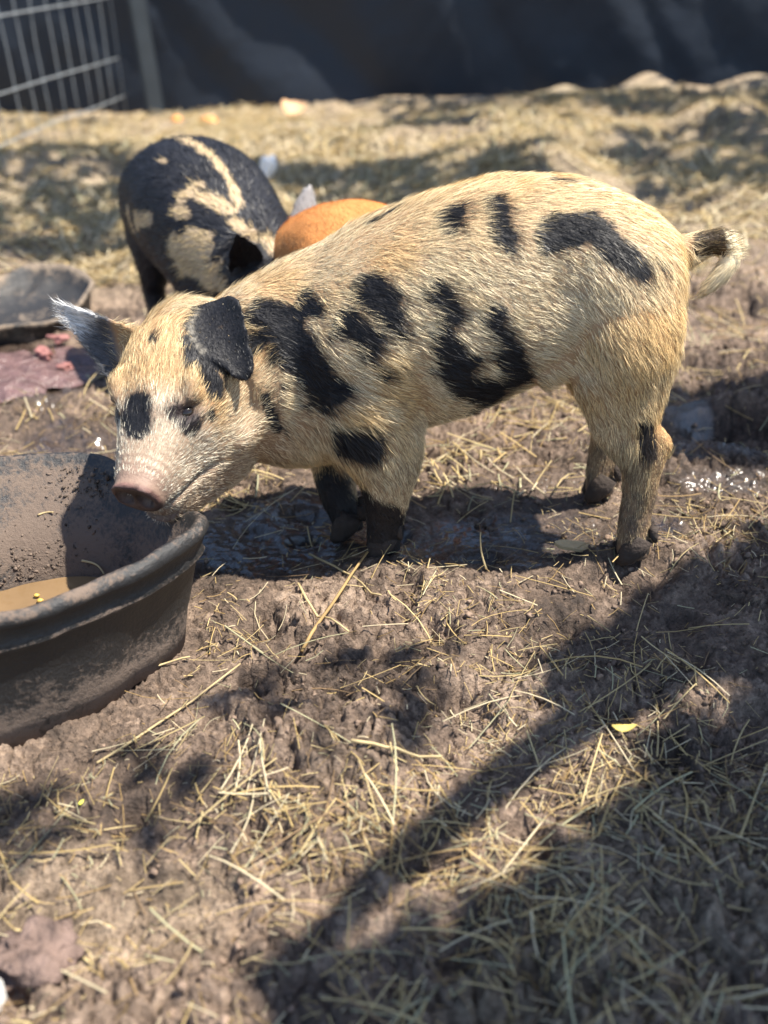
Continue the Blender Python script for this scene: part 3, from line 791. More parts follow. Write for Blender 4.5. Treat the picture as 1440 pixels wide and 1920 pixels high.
        D = np.where(tl, np.where((P[:, 2] > 0.385)[:, None], np.array([-1.0, 0, 0.2]), np.array([0.7, 0, -0.7])), D)
        return D / (np.linalg.norm(D, axis=1)[:, None] + 1e-9)

    def lenf(P, Nn):
        L = 0.020 + 0.007 * vnoise(P, 11, 71)
        q = P - B; t = (q @ ha) / hL
        hd = sstep(0.0, 0.25, t) * (np.linalg.norm(q - ha * (np.clip(t, 0, 1) * hL)[:, None], axis=1) < 0.15) * (P[:, 0] > 0.26)
        L = L * (1 - hd) + hd * (0.0135 - 0.006 * sstep(0.5, 0.95, t))
        L = np.where((t > 0.94) & (np.linalg.norm(P - S, axis=1) < 0.06), 0, L)
        L = L * (1 - 0.5 * (1 - sstep(0.08, 0.19, P[:, 2])) * (P[:, 0] < 0.27))
        ear = eard(P) < 0.010
        L = np.where(ear, 0.006, L)
        ft = np.linalg.norm(P - far_tip, axis=1) < 0.04
        L = np.where(ft, 0.020, L)
        L = np.where((P[:, 2] < 0.21) & (P[:, 0] < -0.208), 0.006, L)
        L = np.where((P[:, 0] < -0.256) & (P[:, 2] > 0.3), 0.016, L)
        L = np.where(P[:, 2] < 0.035, 0, L)
        for ep in EYES: L = L * (0.0 + sstep(0.005, 0.015, np.linalg.norm(P - ep, axis=1)))
        return L

    set_cols(me, colf(co, no, False)); finish_body(me, M_SKIN)
    me.name = 'body'; body = link('body', me, root)
    coat('bristle_coat', me, root, colf, dirf, lenf, 190000, 0.00025, 11, 0.17)
    for P, R in L:
        V, F = merge(toes((P[-1][0] , P[-1][1], 0.004), (1, 0.0)))
        h = link('hoof', new_mesh('hoof', V, F, M_HOOF, True), root)
    for ep, en in eyes: eye_object(root, ep - en * 0.0106, en, 0.0095)
    return root, body
PIG, PIG_BODY = spotted_pig()
#REST
# ---- two more pigs behind
def plain_pig(name, label, loc, rz, s, B, S, colf, n_hair, width, hlen, seed, voxel, ear_up, wide=1.0):
    root = empty(name, (loc[0], loc[1], loc[2]), rz, label, 'pig')
    parts = []
    nk = np.asarray(B, float)
    tors = [(-0.247, 0.0, 0.372, 0.330, 0.020), (-0.238, 0.0, 0.408, 0.285, 0.066), (-0.215, 0.0, 0.434, 0.245, 0.100), (-0.175, 0.0, 0.460, 0.225, 0.122),
            (-0.120, 0.0, 0.480, 0.215, 0.130), (-0.060, 0.0, 0.486, 0.200, 0.134), (0.0, 0.0, 0.480, 0.188, 0.136), (0.06, 0.0, 0.464, 0.172, 0.132),
            (0.12, 0.0, 0.440, 0.152, 0.124), (0.18, 0.0, 0.412, 0.140, 0.112), (0.235, nk[1] * 0.4, 0.385, 0.14, 0.098), (nk[0], nk[1], nk[2] + 0.075, nk[2] - 0.09, 0.082)]
    tors = [(a, b, c, d, e * wide) for a, b, c, d, e in tors]
    parts.append(loft(torso_rings(tors)))
    hst = [(-0.12, 0.065, 0.075, 0.095), (0.0, 0.078, 0.085, 0.105), (0.18, 0.080, 0.088, 0.11), (0.38, 0.072, 0.080, 0.105), (0.55, 0.058, 0.064, 0.09), (0.70, 0.046, 0.050, 0.075),
           (0.84, 0.038, 0.038, 0.058), (0.93, 0.034, 0.033, 0.046), (0.97, 0.036, 0.035, 0.040), (1.0, 0.029, 0.028, 0.031)]
    rings, ha, hs, hup, hL = head_rings(B, S, hst); parts.append(loft(rings))
    def hp(t, a, u): return np.asarray(B) + ha * (hL * t) + hs * a + hup * u
    ears = []
    for k in (-1, 1):
        base = hp(0.08, 0.058 * k, 0.070); tip = base + hs * (0.045 * k) + hup * ear_up[0] + np.array([ear_up[1], 0, ear_up[2]])
        e = ear_shell(base, tip, np.cross(tip - base, ha), ha, 0.040, 0.016, 0.010, 0.006, shape=lambda t: 0.95 + 0.25 * t - 1.1 * t ** 1.8)
        ears.append(e[0]); parts.append(e)
    LL = []
    for y in (0.075, -0.075):
        LL.append(([[0.15, y * 0.8, 0.30], [0.155, y, 0.225], [0.150, y, 0.16], [0.148, y, 0.11], [0.15, y, 0.07], [0.152, y, 0.03], [0.152, y, 0.004]],
                   [[0.05, 0.085], [0.05, 0.075], [0.042, 0.058], [0.033, 0.040], [0.029, 0.033], [0.025, 0.028], [0.021, 0.024]]))
        y2 = y * 1.1
        LL.append(([[-0.15, y2 * 0.7, 0.36], [-0.155, y2 * 0.9, 0.30], [-0.158, y2, 0.245], [-0.170, y2, 0.195], [-0.192, y2, 0.15], [-0.193, y2, 0.105], [-0.190, y2, 0.06], [-0.190, y2, 0.025], [-0.192, y2, 0.004]],
                   [[0.055, 0.085], [0.060, 0.088], [0.052, 0.074], [0.036, 0.052], [0.027, 0.036], [0.024, 0.030], [0.022, 0.026], [0.022, 0.025], [0.021, 0.024]]))
    for P, R in LL: parts.append(leg(P, R))
    T = catmull(np.array([[-0.232, 0.0, 0.388, 0.020], [-0.262, 0.002, 0.380, 0.014], [-0.280, 0.012, 0.352, 0.010], [-0.272, 0.02, 0.322, 0.008], [-0.258, 0.016, 0.300, 0.005]]), 5)
    parts.append(tube(T[:, :3], T[:, 3], 10))
    V, F = merge(parts)
    me = remesh(V, F, voxel, 6); co, no, tr = mesh_arrays(me)
    co += no * (0.003 * vnoise(co, 20, seed))[:, None]
    for k in (-1, 1):                                     # nostrils
        d = co - np.asarray(S); q = np.hypot((d @ hs - 0.0155 * k) / 0.0085, (d @ hup) / 0.0105); m = ((d @ ha) > -0.012) & (np.linalg.norm(d, axis=1) < 0.05)
        co[m] -= ha * (0.016 * (1 - sstep(0.4, 1.2, q[m])))[:, None]
    me.vertices.foreach_set('co', co.astype(np.float32).ravel()); me.update(); co, no, tr = mesh_arrays(me)
    E = np.vstack(ears)
    def cf(P, Nn, hair):
        ed = np.full(len(P), 9.0)
        for e in E[::2]: ed = np.minimum(ed, np.linalg.norm(P - e, axis=1))
        c = colf(P, Nn, hair, 1 - sstep(0.010, 0.018, ed))
        md = (1 - sstep(0.05, 0.16, P[:, 2] + 0.05 * vnoise(P, 14, 9))) * 0.8
        c = c * (1 - md[:, None]) + MUDC * md[:, None]
        dk = sstep(0.92, 0.98, ((P - B) @ ha) / hL) * (np.linalg.norm(P - S, axis=1) < 0.06)
        return c * (1 - dk[:, None]) + np.array([0.36, 0.18, 0.14]) * dk[:, None]
    def dirf(P, Nn):
        D = np.zeros_like(P); D[:] = (-0.9, 0, -0.35); lg = 1 - sstep(0.15, 0.25, P[:, 2]); D += lg[:, None] * np.array([0.3, 0, -1.0]); return D
    def lenf(P, Nn): return np.where((np.linalg.norm(P - S, axis=1) < 0.05) | (P[:, 2] < 0.035), 0, hlen * (1 + 0.3 * vnoise(P, 11, 4)))
    set_cols(me, cf(co, no, False)); finish_body(me, M_SKIN); me.name = 'body'
    body = link('body', me, root)
    coat('bristle_coat', me, root, cf, dirf, lenf, n_hair, width, seed)
    for P, R in LL:
        V, F = merge(toes((P[-1][0], P[-1][1], 0.004), (1, 0))); link('hoof', new_mesh('hoof', V, F, M_HOOF, True), root)
    for k in (-1, 1):
        e0 = hp(0.50, 0.060 * k, 0.046); i = np.argmin(np.linalg.norm(co - e0, axis=1)); eye_object(root, co[i] - no[i] * 0.005, no[i], 0.0095)
    root.scale = (s, s, s)
    return root, body

BLACK_PATCHES = []
#PATCH_BEGIN
BLACK_PATCHES = [
    (-0.0629, -0.006, 0.4842, 0.032, 0.0049, 0.4701, 0.0146),
    (0.032, 0.0049, 0.4701, 0.1278, 0.0101, 0.435, 0.0141),
    (0.1278, 0.0101, 0.435, 0.2177, -0.0026, 0.3936, 0.0125),
    (0.1339, -0.0878, 0.4072, 0.136, -0.0523, 0.4236, 0.0171),
    (0.1549, -0.0609, 0.4122, 0.2221, -0.0279, 0.3876, 0.018),
    (0.1388, -0.1097, 0.3849, 0.1631, -0.0963, 0.382, 0.0136),
    (-0.0134, -0.1516, 0.3415, 0.0583, -0.143, 0.3591, 0.0191),
    (-0.0722, -0.149, 0.3529, -0.0549, -0.1486, 0.316, 0.0123),
    (0.1605, -0.1265, 0.3223, 0.2427, -0.0872, 0.3381, 0.0312),
    (0.1919, -0.119, 0.2953, 0.2725, -0.0954, 0.2773, 0.0398),
    (0.2677, -0.0992, 0.2769, 0.304, -0.0861, 0.2724, 0.0239),
    (0.2516, -0.0303, 0.3726, 0.331, -0.0104, 0.3489, 0.0141),
    (0.2863, -0.0135, 0.3507, 0.353, 0.0064, 0.3352, 0.0172),
    (-0.0007, -0.0846, 0.4606, 0.0196, -0.0779, 0.4583, 0.0072),
]
#PATCH_END
def black_cols(P, Nn, hair, ear):
    c = np.array([0.012, 0.013, 0.018])[None] * np.ones((len(P), 1))
    m = capsule_mask(P, [q[:6] + (q[6] * 0.82,) for q in BLACK_PATCHES], 5, 0.6) * (1 - ear)
    pc = np.array([0.52, 0.40, 0.22]) if hair else np.array([0.40, 0.30, 0.19])
    return c * (1 - m[:, None]) + pc * m[:, None]
BLK_POS = (-0.315, 2.03, 0.0); BLK_RZ = math.atan2(-0.88, 0.47)
BLK, BLK_BODY = plain_pig('black_pig', 'black pig with cream streaks, head down behind the spotted pig', BLK_POS, BLK_RZ, 0.88,
    (0.285, -0.01, 0.285), (0.425, 0.01, 0.115), black_cols, 40000, 0.0005, 0.020, 31, 0.0058, (0.075, 0.0, 0.035), 1.12)

def orange_cols(P, Nn, hair, ear):
    c = np.array([0.66, 0.30, 0.09])[None] * (1 + 0.2 * fbm(P, 9, 3, 12))[:, None]
    if not hair: c = c * np.array([0.75, 0.7, 0.7])
    return c * (1 - ear[:, None]) + np.array([0.26, 0.25, 0.25]) * ear[:, None]
ORG_DIR = (-0.42, 0.9)
ORG, ORG_BODY = plain_pig('orange_pig', 'orange brown pig mostly hidden behind the neck of the spotted pig', (-0.05, 1.765, 0.0), math.atan2(ORG_DIR[1], ORG_DIR[0]), 0.765,
    (0.285, 0.0, 0.31), (0.435, 0.02, 0.17), orange_cols, 60000, 0.0003, 0.012, 41, 0.006, (0.06, -0.02, 0.05), 1.15)

# ------------------------------------------------------------------ feed tub
def rubber(name, dust, rub=(0.020, 0.020, 0.021), dcol=(0.20, 0.155, 0.12)):
    m, nt, b = material(name)
    tc = N(nt, 'ShaderNodeTexCoord')
    n1 = N(nt, 'ShaderNodeTexNoise', Scale=13.0, Detail=9.0, Roughness=0.72); n2 = N(nt, 'ShaderNodeTexNoise', Scale=150.0, Detail=5.0, Roughness=0.7)
    for n in (n1, n2): nt.links.new(tc.outputs['Object'], n.inputs['Vector'])
    at = N(nt, 'ShaderNodeAttribute', attribute_name='dirt')
    ad = N(nt, 'ShaderNodeMath', operation='ADD'); nt.links.new(n1.outputs[0], ad.inputs[0]); nt.links.new(at.outputs['Fac'], ad.inputs[1])
    a2 = N(nt, 'ShaderNodeMath', operation='MULTIPLY_ADD'); nt.links.new(n2.outputs[0], a2.inputs[0]); a2.inputs[1].default_value = 0.7; nt.links.new(ad.outputs[0], a2.inputs[2])
    rp = N(nt, 'ShaderNodeValToRGB'); e = rp.color_ramp.elements
    e[0].position = 0.98 - dust; e[0].color = (0, 0, 0, 1); e[1].position = 1.22 - dust; e[1].color = (1, 1, 1, 1)
    nt.links.new(a2.outputs[0], rp.inputs[0])
    mx = N(nt, 'ShaderNodeMix', data_type='RGBA'); nt.links.new(rp.outputs[0], mx.inputs[0]); mx.inputs[6].default_value = (*rub, 1); mx.inputs[7].default_value = (*dcol, 1)
    nt.links.new(mx.outputs[2], b.inputs['Base Color'])
    rr = N(nt, 'ShaderNodeMapRange'); nt.links.new(rp.outputs[0], rr.inputs[0]); rr.inputs[3].default_value = 0.45; rr.inputs[4].default_value = 0.9
    nt.links.new(rr.outputs[0], b.inputs['Roughness'])
    bp = N(nt, 'ShaderNodeBump', Strength=0.8, Distance=0.004); nt.links.new(a2.outputs[0], bp.inputs['Height']); nt.links.new(bp.outputs[0], b.inputs['Normal'])
    return m

def polar(pts, n):
    """closed radius curve through (deg, r) pairs"""
    a = np.array([p[0] for p in pts], float); r = np.array([p[1] for p in pts], float)
    a3 = np.concatenate([a - 360, a, a + 360]); r3 = np.concatenate([r, r, r])
    th = np.arange(n) * 360.0 / n
    v = np.interp(th, a3, r3); k = np.exp(-np.linspace(-2.5, 2.5, 11) ** 2); k /= k.sum()
    for _ in range(2): v = np.convolve(np.concatenate([v[-5:], v, v[:5]]), k, 'valid')
    return np.radians(th), v

def tub_shell(prof, th, rad_, jitter=0.0, seed=0, shear=0.0, top=0.165, sag=0.0):
    """prof rows: (scale of r, add to r, z, dirt); the foot is pushed toward -y by 'shear'"""
    rings = []; dirt = []
    for sc, ad, z, dt in prof:
        r = (sc if np.ndim(sc) else rad_ * sc) + ad
        p = np.column_stack([np.cos(th) * r, np.sin(th) * r - shear * (1 - z / top), np.full(len(th), z)])
        ang = (np.degrees(th) + 180) % 360 - 180
        p[:, 2] *= 1 - sag * np.exp(-((ang - 34) / 20.0) ** 2)
        p += jitter * np.column_stack([vnoise(p, 12, seed), vnoise(p, 12, seed + 1), vnoise(p, 9, seed + 2) * 1.2])
        p += jitter * 0.22 * np.column_stack([vnoise(p, 55, seed + 5), vnoise(p, 55, seed + 6), vnoise(p, 45, seed + 7)])
        rings.append(p); dirt.append(np.full(len(th), dt))
    n = len(th); V = np.vstack(rings); F = []
    for i in range(len(rings) - 1):
        for k in range(n): F.append((i * n + k, i * n + (k + 1) % n, (i + 1) * n + (k + 1) % n, (i + 1) * n + k))
    V = np.vstack([V, rings[0].mean(0), rings[-1].mean(0)]); c0 = len(V) - 2; L = (len(rings) - 1) * n
    for k in range(n): F.append((c0, (k + 1) % n, k)); F.append((c0 + 1, L + k, L + (k + 1) % n))
    return V, F, np.concatenate(dirt + [[prof[0][3], prof[-1][3]]])

TUB_R = [(-160, .215), (-130, .200), (-100, .187), (-75, .181), (-55, .176), (-38, .178), (-18, .198), (-4, .222), (7, .230), (18, .208), (35, .190), (50, .192), (67, .208), (90, .206), (108, .208), (140, .22), (170, .225)]
TUB_R = [(a % 360, r) for a, r in TUB_R]; TUB_R.sort()
th, tr_ = polar(TUB_R, 192)
M_RUB_IN = rubber('tub_rubber', 0.16, dcol=(0.135, 0.10, 0.078))
_, wl = polar([(a % 360, r) for a, r in sorted([(-90 + 360, .145), (-50 + 360, .13), (-15 + 360, .155), (10, .155), (42, .120), (90, .088), (124, .082), (180, .13), (230, .15)])], 192)
_, bo = polar([(a % 360, r) for a, r in sorted([(2, .186), (350, .166), (336, .146), (303, .150), (285, .162), (272, .172), (230, .18), (180, .19), (120, .185), (60, .185)])], 192)
# rows: base curve, share of it, add, z, dirt
prof = [(wl, 0.92, 0, 0.012, -0.2), (wl, 1.0, 0, 0.040, 0.10), (wl, 0.52, -0.004, 0.102, 0.16), (wl, 0.10, -0.011, 0.150, 0.08), (wl, 0, -0.009, 0.161, 0.02), (wl, 0, -0.004, 0.167, 0.04), (wl, 0, 0.002, 0.168, 0.06), (bo, 0, 0.007, 0.162, 0.0),
        (bo, 0, 0.008, 0.153, -0.2), (bo, 0.03, 0.004, 0.147, -0.25), (bo, 0.06, 0.002, 0.141, -0.22), (bo, 0.15, 0.001, 0.124, -0.12), (bo, 0.17, 0.005, 0.120, 0.06), (bo, 0.2, 0.001, 0.114, -0.12), (bo, 0.25, -0.003, 0.110, -0.22),
        (bo, 0.6, -0.002, 0.06, -0.12), (bo, 0.8, -0.001, 0.035, 0.0), (bo, 0.9, 0.0, 0.015, 0.14), (bo, 1.0, 0.0, -0.015, 0.2)]
prof = [((tr_ * (1 - k) + b_ * k), ad, z, dt_) for b_, k, ad, z, dt_ in prof]
tub = empty('feed_tub', (TUB_C[0], TUB_C[1], 0.0), 0, 'large black rubber tub of brown water under the spotted pig\'s snout', 'tub')
V, F, dt = tub_shell(prof, th, tr_, 0.006, 3, 0.0, 0.165, 0.22)
link('tub_body', new_mesh('tub_body', V, F, M_RUB_IN, True, attrs={'dirt': dt}), tub)
# crumbs of dried mud stuck to the inner wall
def tub_crumbs():
    r = np.random.default_rng(8); n = 2600; bm = bmesh.new(); bmesh.ops.create_icosphere(bm, subdivisions=1, radius=1)
    bv = np.array([v.co[:] for v in bm.verts]); bf = np.array([[v.index for v in f.verts] for f in bm.faces]); bm.free()
    a = r.uniform(1.05, 3.4, n * 2); z = r.uniform(0.045, 0.155, n * 2)
    keep = 0.15 + 0.85 * sstep(-0.25, 0.35, vnoise(np.column_stack([a * 0.2, z]), 26, 3)) > 1.6 * r.random(n * 2); a, z = a[keep][:n], z[keep][:n]; n = len(a)
    kz = np.interp(z, [0.04, 0.102, 0.150, 0.161], [1.0, 0.52, 0.10, 0])
    R = np.interp(a % (2 * math.pi), th, tr_) * (1 - kz) + np.interp(a % (2 * math.pi), th, wl) * kz + np.interp(z, [0.04, 0.102, 0.15, 0.161], [0, -0.004, -0.011, -0.009])
    s = 0.0006 + 0.0022 * r.random(n) ** 3
    c = np.column_stack([np.cos(a) * R, np.sin(a) * R, z])
    V = bv[None] * (s[:, None, None] * r.uniform(0.4, 1.7, (n, 1, 3))) * r.uniform(0.4, 1.5, (n, len(bv), 1)) + c[:, None]
    F = (bf[None] + (np.arange(n) * len(bv))[:, None, None]).reshape(-1)
    col = np.array([0.12, 0.09, 0.07]) * r.uniform(0.3, 1.5, (n, 1))
    link('mud_crumbs', new_mesh('mud_crumbs', V.reshape(-1, 3), (F, np.full(n * len(bf), 3)), M_CLOD, False, np.repeat(col, len(bv), 0)), tub, kind='stuff')
tub_crumbs()
# murky water
m, nt_, b = material('murky_water')
no_ = N(nt_, 'ShaderNodeTexNoise', Scale=14.0, Detail=6.0); tc_ = N(nt_, 'ShaderNodeTexCoord'); nt_.links.new(tc_.outputs['Object'], no_.inputs['Vector'])
mx_ = N(nt_, 'ShaderNodeMix', data_type='RGBA'); nt_.links.new(no_.outputs[0], mx_.inputs[0]); mx_.inputs[6].default_value = (0.11, 0.07, 0.035, 1); mx_.inputs[7].default_value = (0.23, 0.15, 0.08, 1)
nt_.links.new(mx_.outputs[2], b.inputs['Base Color']); b.inputs['Roughness'].default_value = 0.06
n2_ = N(nt_, 'ShaderNodeTexNoise', Scale=40.0, Detail=2.0); bp_ = N(nt_, 'ShaderNodeBump', Strength=0.12, Distance=0.002)
nt_.links.new(tc_.outputs['Object'], n2_.inputs['Vector']); nt_.links.new(n2_.outputs[0], bp_.inputs['Height']); nt_.links.new(bp_.outputs[0], b.inputs['Normal'])
rw = wl * 0.995 + 0.0
Vw = np.vstack([np.column_stack([np.cos(th) * rw, np.sin(th) * rw, np.zeros(len(th))]), [[0, 0, 0]]])
link('water', new_mesh('water', Vw, [(len(th), k, (k + 1) % len(th)) for k in range(len(th))], m, True), kind='structure', label='murky brown water lying in the rubber tub', loc=(TUB_C[0], TUB_C[1], 0.042))

# ------------------------------------------------------------------ shallow pan behind
thp = np.radians(np.arange(96) * 3.75); rp_ = 0.172 + 0.010 * np.sin(2 * thp + 0.6) + 0.006 * np.sin(5 * thp)
pprof = [(0.80, 0, 0.010, -0.05), (0.88, 0, 0.020, 0.0), (0.96, -0.004, 0.036, 0.0), (1.0, -0.004, 0.046, 0.12), (1.0, 0.000, 0.049, 0.12), (1.0, 0.004, 0.048, 0.08), (1.0, 0.005, 0.040, 0.05), (0.98, 0, 0.034, -0.1), (0.93, 0, 0.01, 0.0), (0.9, 0, -0.02, 0.1)]
V, F, dt = tub_shell(pprof, thp, rp_, 0.012, 9)
dt = dt + 0.45 * (1 - sstep(-0.10, 0.0, V[:, 0])) * (V[:, 2] > 0.02)  # dust on the left only; the darker right half stands in for shade
po = link('rubber_pan', new_mesh('rubber_pan', V, F, rubber('pan_rubber', 0.12, dcol=(0.22, 0.17, 0.125)), True, attrs={'dirt': dt}), label='shallow dusty black rubber pan on the ground behind the far ear', cat='pan', loc=(-0.83, 2.37, 0.008))
po.rotation_euler = (rad(7), rad(-2), 0.3)

# purple slop spilled in front of the pan, with pink rind scraps
r = np.random.default_rng(4)
aa = np.radians(np.arange(72) * 5.0); rr_ = 0.15 * (1 + 0.2 * np.sin(2 * aa + 1) + 0.12 * np.sin(3 * aa) + 0.09 * np.sin(7 * aa + 2) + 0.07 * np.sin(13 * aa))
Vs = [[-0.76, 2.02, 0]]; Fs = []
for q in (0.35, 0.7, 1.0):
    for k in range(72): Vs.append([-0.76 + math.cos(aa[k]) * rr_[k] * q * 1.15, 2.02 + math.sin(aa[k]) * rr_[k] * q * 1.15, 0])
Vs = np.array(Vs); Vs[:, 2] = ground_h(Vs[:, :2], False) + 0.002 - 0.012 * (np.arange(len(Vs)) > 144) + 0.007 * vnoise(Vs[:, :2], 22, 3)
for k in range(72):
    Fs.append((0, 1 + k, 1 + (k + 1) % 72))
    for q in (0, 1): a = 1 + q * 72; Fs.append((a + k, a + 72 + k, a + 72 + (k + 1) % 72, a + (k + 1) % 72))
link('slop_puddle', new_mesh('slop_puddle', Vs, Fs, plain('purple_slop', (0.125, 0.075, 0.072), 0.3, 0.5, 0.75, 26, 1.0, 45, 0.02), True), label='purple wet slop spilled on the mud below the shallow pan', cat='puddle')

def blob_mesh(name, size, seed, mat, sub=2, rough=0.35):
    bm = bmesh.new(); bmesh.ops.create_icosphere(bm, subdivisions=sub, radius=1); me = bpy.data.meshes.new(name); bm.to_mesh(me); bm.free()
    co = np.array([v.co[:] for v in me.vertices]); co = co * (1 + rough * vnoise(co, 1.6, seed) + 0.4 * rough * vnoise(co, 3.7, seed + 1))[:, None] * np.array(size)
    me.vertices.foreach_set('co', co.astype(np.float32).ravel()); me.materials.append(mat)
    me.polygons.foreach_set('use_smooth', np.ones(len(me.polygons), bool)); me.update(); return me
M_PINK = plain('pink_rind', (0.25, 0.11, 0.10), 0.6, 0.3, 0.7, 60)
for i, (x, y, s, lb) in enumerate([(-0.690, 2.185, 0.016, 'pink fruit scrap against the near rim of the shallow pan'), (-0.640, 2.035, 0.013, 'bright pink fruit scrap at the right end of the purple slop'), (-0.700, 2.09, 0.018, 'larger pale pink fruit scrap on the purple slop')]):
    o = link('fruit_scrap', blob_mesh('fruit_scrap', (s * 1.3, s, s * 0.6), 60 + i, M_PINK, 3, 0.7), label=lb, cat='fruit scrap', group='fruit scraps by the pan', loc=(x, y, gz(x, y, False) + s * 0.35)); o.rotation_euler = (0.2 * i, 0.1, i * 1.1)

# ------------------------------------------------------------------ tarp fence, post, wire panel
def tarp():
    root = empty('tarp_fence', (0, WALL_Y, 0), 0, 'long dark wrinkled tarp hung as a fence across the back', 'fence')
    nx, nz = 420, 70
    X = np.linspace(-6, 6, nx); V = np.zeros((nz, nx, 3))
    lift = 0.02 + 0.05 * np.exp(-((X - 1.06) / 0.10) ** 2) + 0.085 * np.exp(-((X - 1.50) / 0.13) ** 2) + 0.07 * np.exp(-((X - 2.05) / 0.18) ** 2) + 0.03 * np.exp(-((X + 0.2) / 0.5) ** 2) - 0.04 * np.exp(-((X + 0.9) / 0.6) ** 2)
    lift += 0.018 * vnoise(np.column_stack([X, X * 0]), 3, 2)
    for j in range(nz):
        t = j / (nz - 1); z = lift - 0.05 + (2.1 - lift) * t
        p = np.column_stack([X, z])
        y = 0.05 * vnoise(p * [0.9, 0.5], 1, 7) + 0.03 * vnoise(p * [1.6, 1.1] + p[:, ::-1] * [0.5, 0.3], 2, 8) + 0.035 * (1 - np.abs(vnoise(p * [1, 0.7] + p[:, ::-1] * 0.6, 2.5, 9))) + 0.006 * (1 - np.abs(vnoise(p + p[:, ::-1] * -0.5, 7, 10)))
        y += 0.05 * (1 - t) ** 3 * np.sin(X * 2.1)
        V[j, :, 0] = X; V[j, :, 1] = y; V[j, :, 2] = z
    idx = np.arange(nx * nz).reshape(nz, nx)
    q = np.stack([idx[:-1, :-1], idx[:-1, 1:], idx[1:, 1:], idx[1:, :-1]], -1).reshape(-1, 4)
    link('tarp_sheet', new_mesh('tarp_sheet', V.reshape(-1, 3), (q.ravel(), np.full(len(q), 4)), plain('black_tarp', (0.018, 0.024, 0.036), 0.5, 0.25, 0.2, 2.0, 0.25, 9, 0.03), True), root)
    mp = plain('post_steel', (0.055, 0.06, 0.065), 0.5, 0.5, 0.3, 12)
    for x in (-4.6, -2.9, 0.9, 2.7, 4.5):
        V, F = tube(np.array([[x, 0.16, -0.2], [x, 0.16, 1.0], [x, 0.16, 2.2]]), np.array([0.03, 0.03, 0.03]), 12); link('post', new_mesh('post', V, F, mp, True), root)
    V, F = tube(np.array([[x, 0.14, 2.05 + 0.004 * math.sin(x * 3)] for x in np.linspace(-6, 6, 30)]), np.full(30, 0.006), 6); link('top_rope', new_mesh('top_rope', V, F, mp, True), root)
tarp()
def box(cx, cy, z0, z1, wx, wy, bev=0.006):
    bm = bmesh.new(); bmesh.ops.create_cube(bm, size=1.0)
    for v in bm.verts: v.co = Vector((cx + v.co.x * wx, cy + v.co.y * wy, (z0 + z1) / 2 + v.co.z * (z1 - z0)))
    bmesh.ops.bevel(bm, geom=bm.edges[:], offset=bev, segments=2, affect='EDGES'); me = bpy.data.meshes.new('b'); bm.to_mesh(me); bm.free(); return me
me = box(0, 0, -0.25, 2.15, 0.085, 0.085, 0.012); me.materials.append(plain('grey_post', (0.04, 0.05, 0.06), 0.55, 0.4, 0.3, 9))
o = link('fence_post', me, label='plain grey post standing before the tarp right of the wire panel', cat='post', loc=(-1.055, 5.60, 0.0)); o.rotation_euler = (0, rad(-2.0), 0.2)

def wire_panel():
    A = np.array([-1.20, 5.62]); Bp = np.array([-1.62, 3.0]); L = np.linalg.norm(Bp - A); d = (Bp - A) / L
    root = empty('wire_panel', (A[0], A[1], 0), 0, 'galvanised welded wire panel at the left in front of the tarp', 'fence panel')
    mw_ = plain('galvanised_wire', (0.20, 0.22, 0.24), 0.45, 0.6, 0.3, 40); 
    def wire(p, q, rr=0.0026):
        n = 7; t = np.linspace(0, 1, n)[:, None]; P = p * (1 - t) + q * t; r = np.random.default_rng(int(abs(p.sum() * 1000)) + 3); P[1:-1] += r.normal(0, 0.004, (n - 2, 3))
        V, F = tube(P, np.full(n, rr), 8); link('wire', new_mesh('wire', V, F, mw_, True), root)
    n = 19
    for k in range(n):
        u = d * (0.02 + k * (L - 0.04) / (n - 1)); wire(np.array([u[0], u[1], -0.02]), np.array([u[0], u[1], 1.30]))
    for z in (0.10, 0.275, 0.545, 0.81, 1.06, 1.29):
        wire(np.array([0.009, 0, z]), np.array([d[0] * L + 0.009, d[1] * L, z]), 0.0036)
wire_panel()

# ------------------------------------------------------------------ trees that shade the pen (standing outside the picture to the right)
M_BARK = plain('bark', (0.13, 0.10, 0.075), 0.85, 0.2, 0.4, 18, 0.8, 40, 0.02)
M_LEAF = vcol('leaf', 0.5, 0.4, trans=0.10)
SX, SY = SUN.x / SUN.z, SUN.y / SUN.z
def inside(poly, p):
    x, y = p[:, 0], p[:, 1]; c = np.zeros(len(p), bool); n = len(poly)
    for i in range(n):
        x1, y1 = poly[i]; x2, y2 = poly[(i + 1) % n]
        k = ((y1 > y) != (y2 > y)) & (x < (x2 - x1) * (y - y1) / (y2 - y1 + 1e-12) + x1); c ^= k
    return c
def leaves(C, size, r):
    n = len(C); a = r.normal(0, 1, (n, 3)); a[:, 2] *= 0.5; a /= np.linalg.norm(a, axis=1)[:, None]
    b_ = np.cross(a, r.normal(0, 0.45, (n, 3)) + [0, 0, 1]); b_ /= np.linalg.norm(b_, axis=1)[:, None]; nn = np.cross(a, b_)
    s = size * r.uniform(0.6, 1.3, n)[:, None]
    V = np.stack([C - a * s, C - a * s * 0.2 + b_ * s * 0.42 + nn * s * 0.08, C + a * s, C - a * s * 0.2 - b_ * s * 0.42 + nn * s * 0.08], 1)
    q = (np.array([0, 1, 2, 3])[None] + (np.arange(n) * 4)[:, None]).ravel()
    col = np.array([0.055, 0.10, 0.025]) * r.uniform(0.6, 1.5, (n, 1))
    return V.reshape(-1, 3), (q, np.full(n, 4)), np.repeat(col, 4, 0)
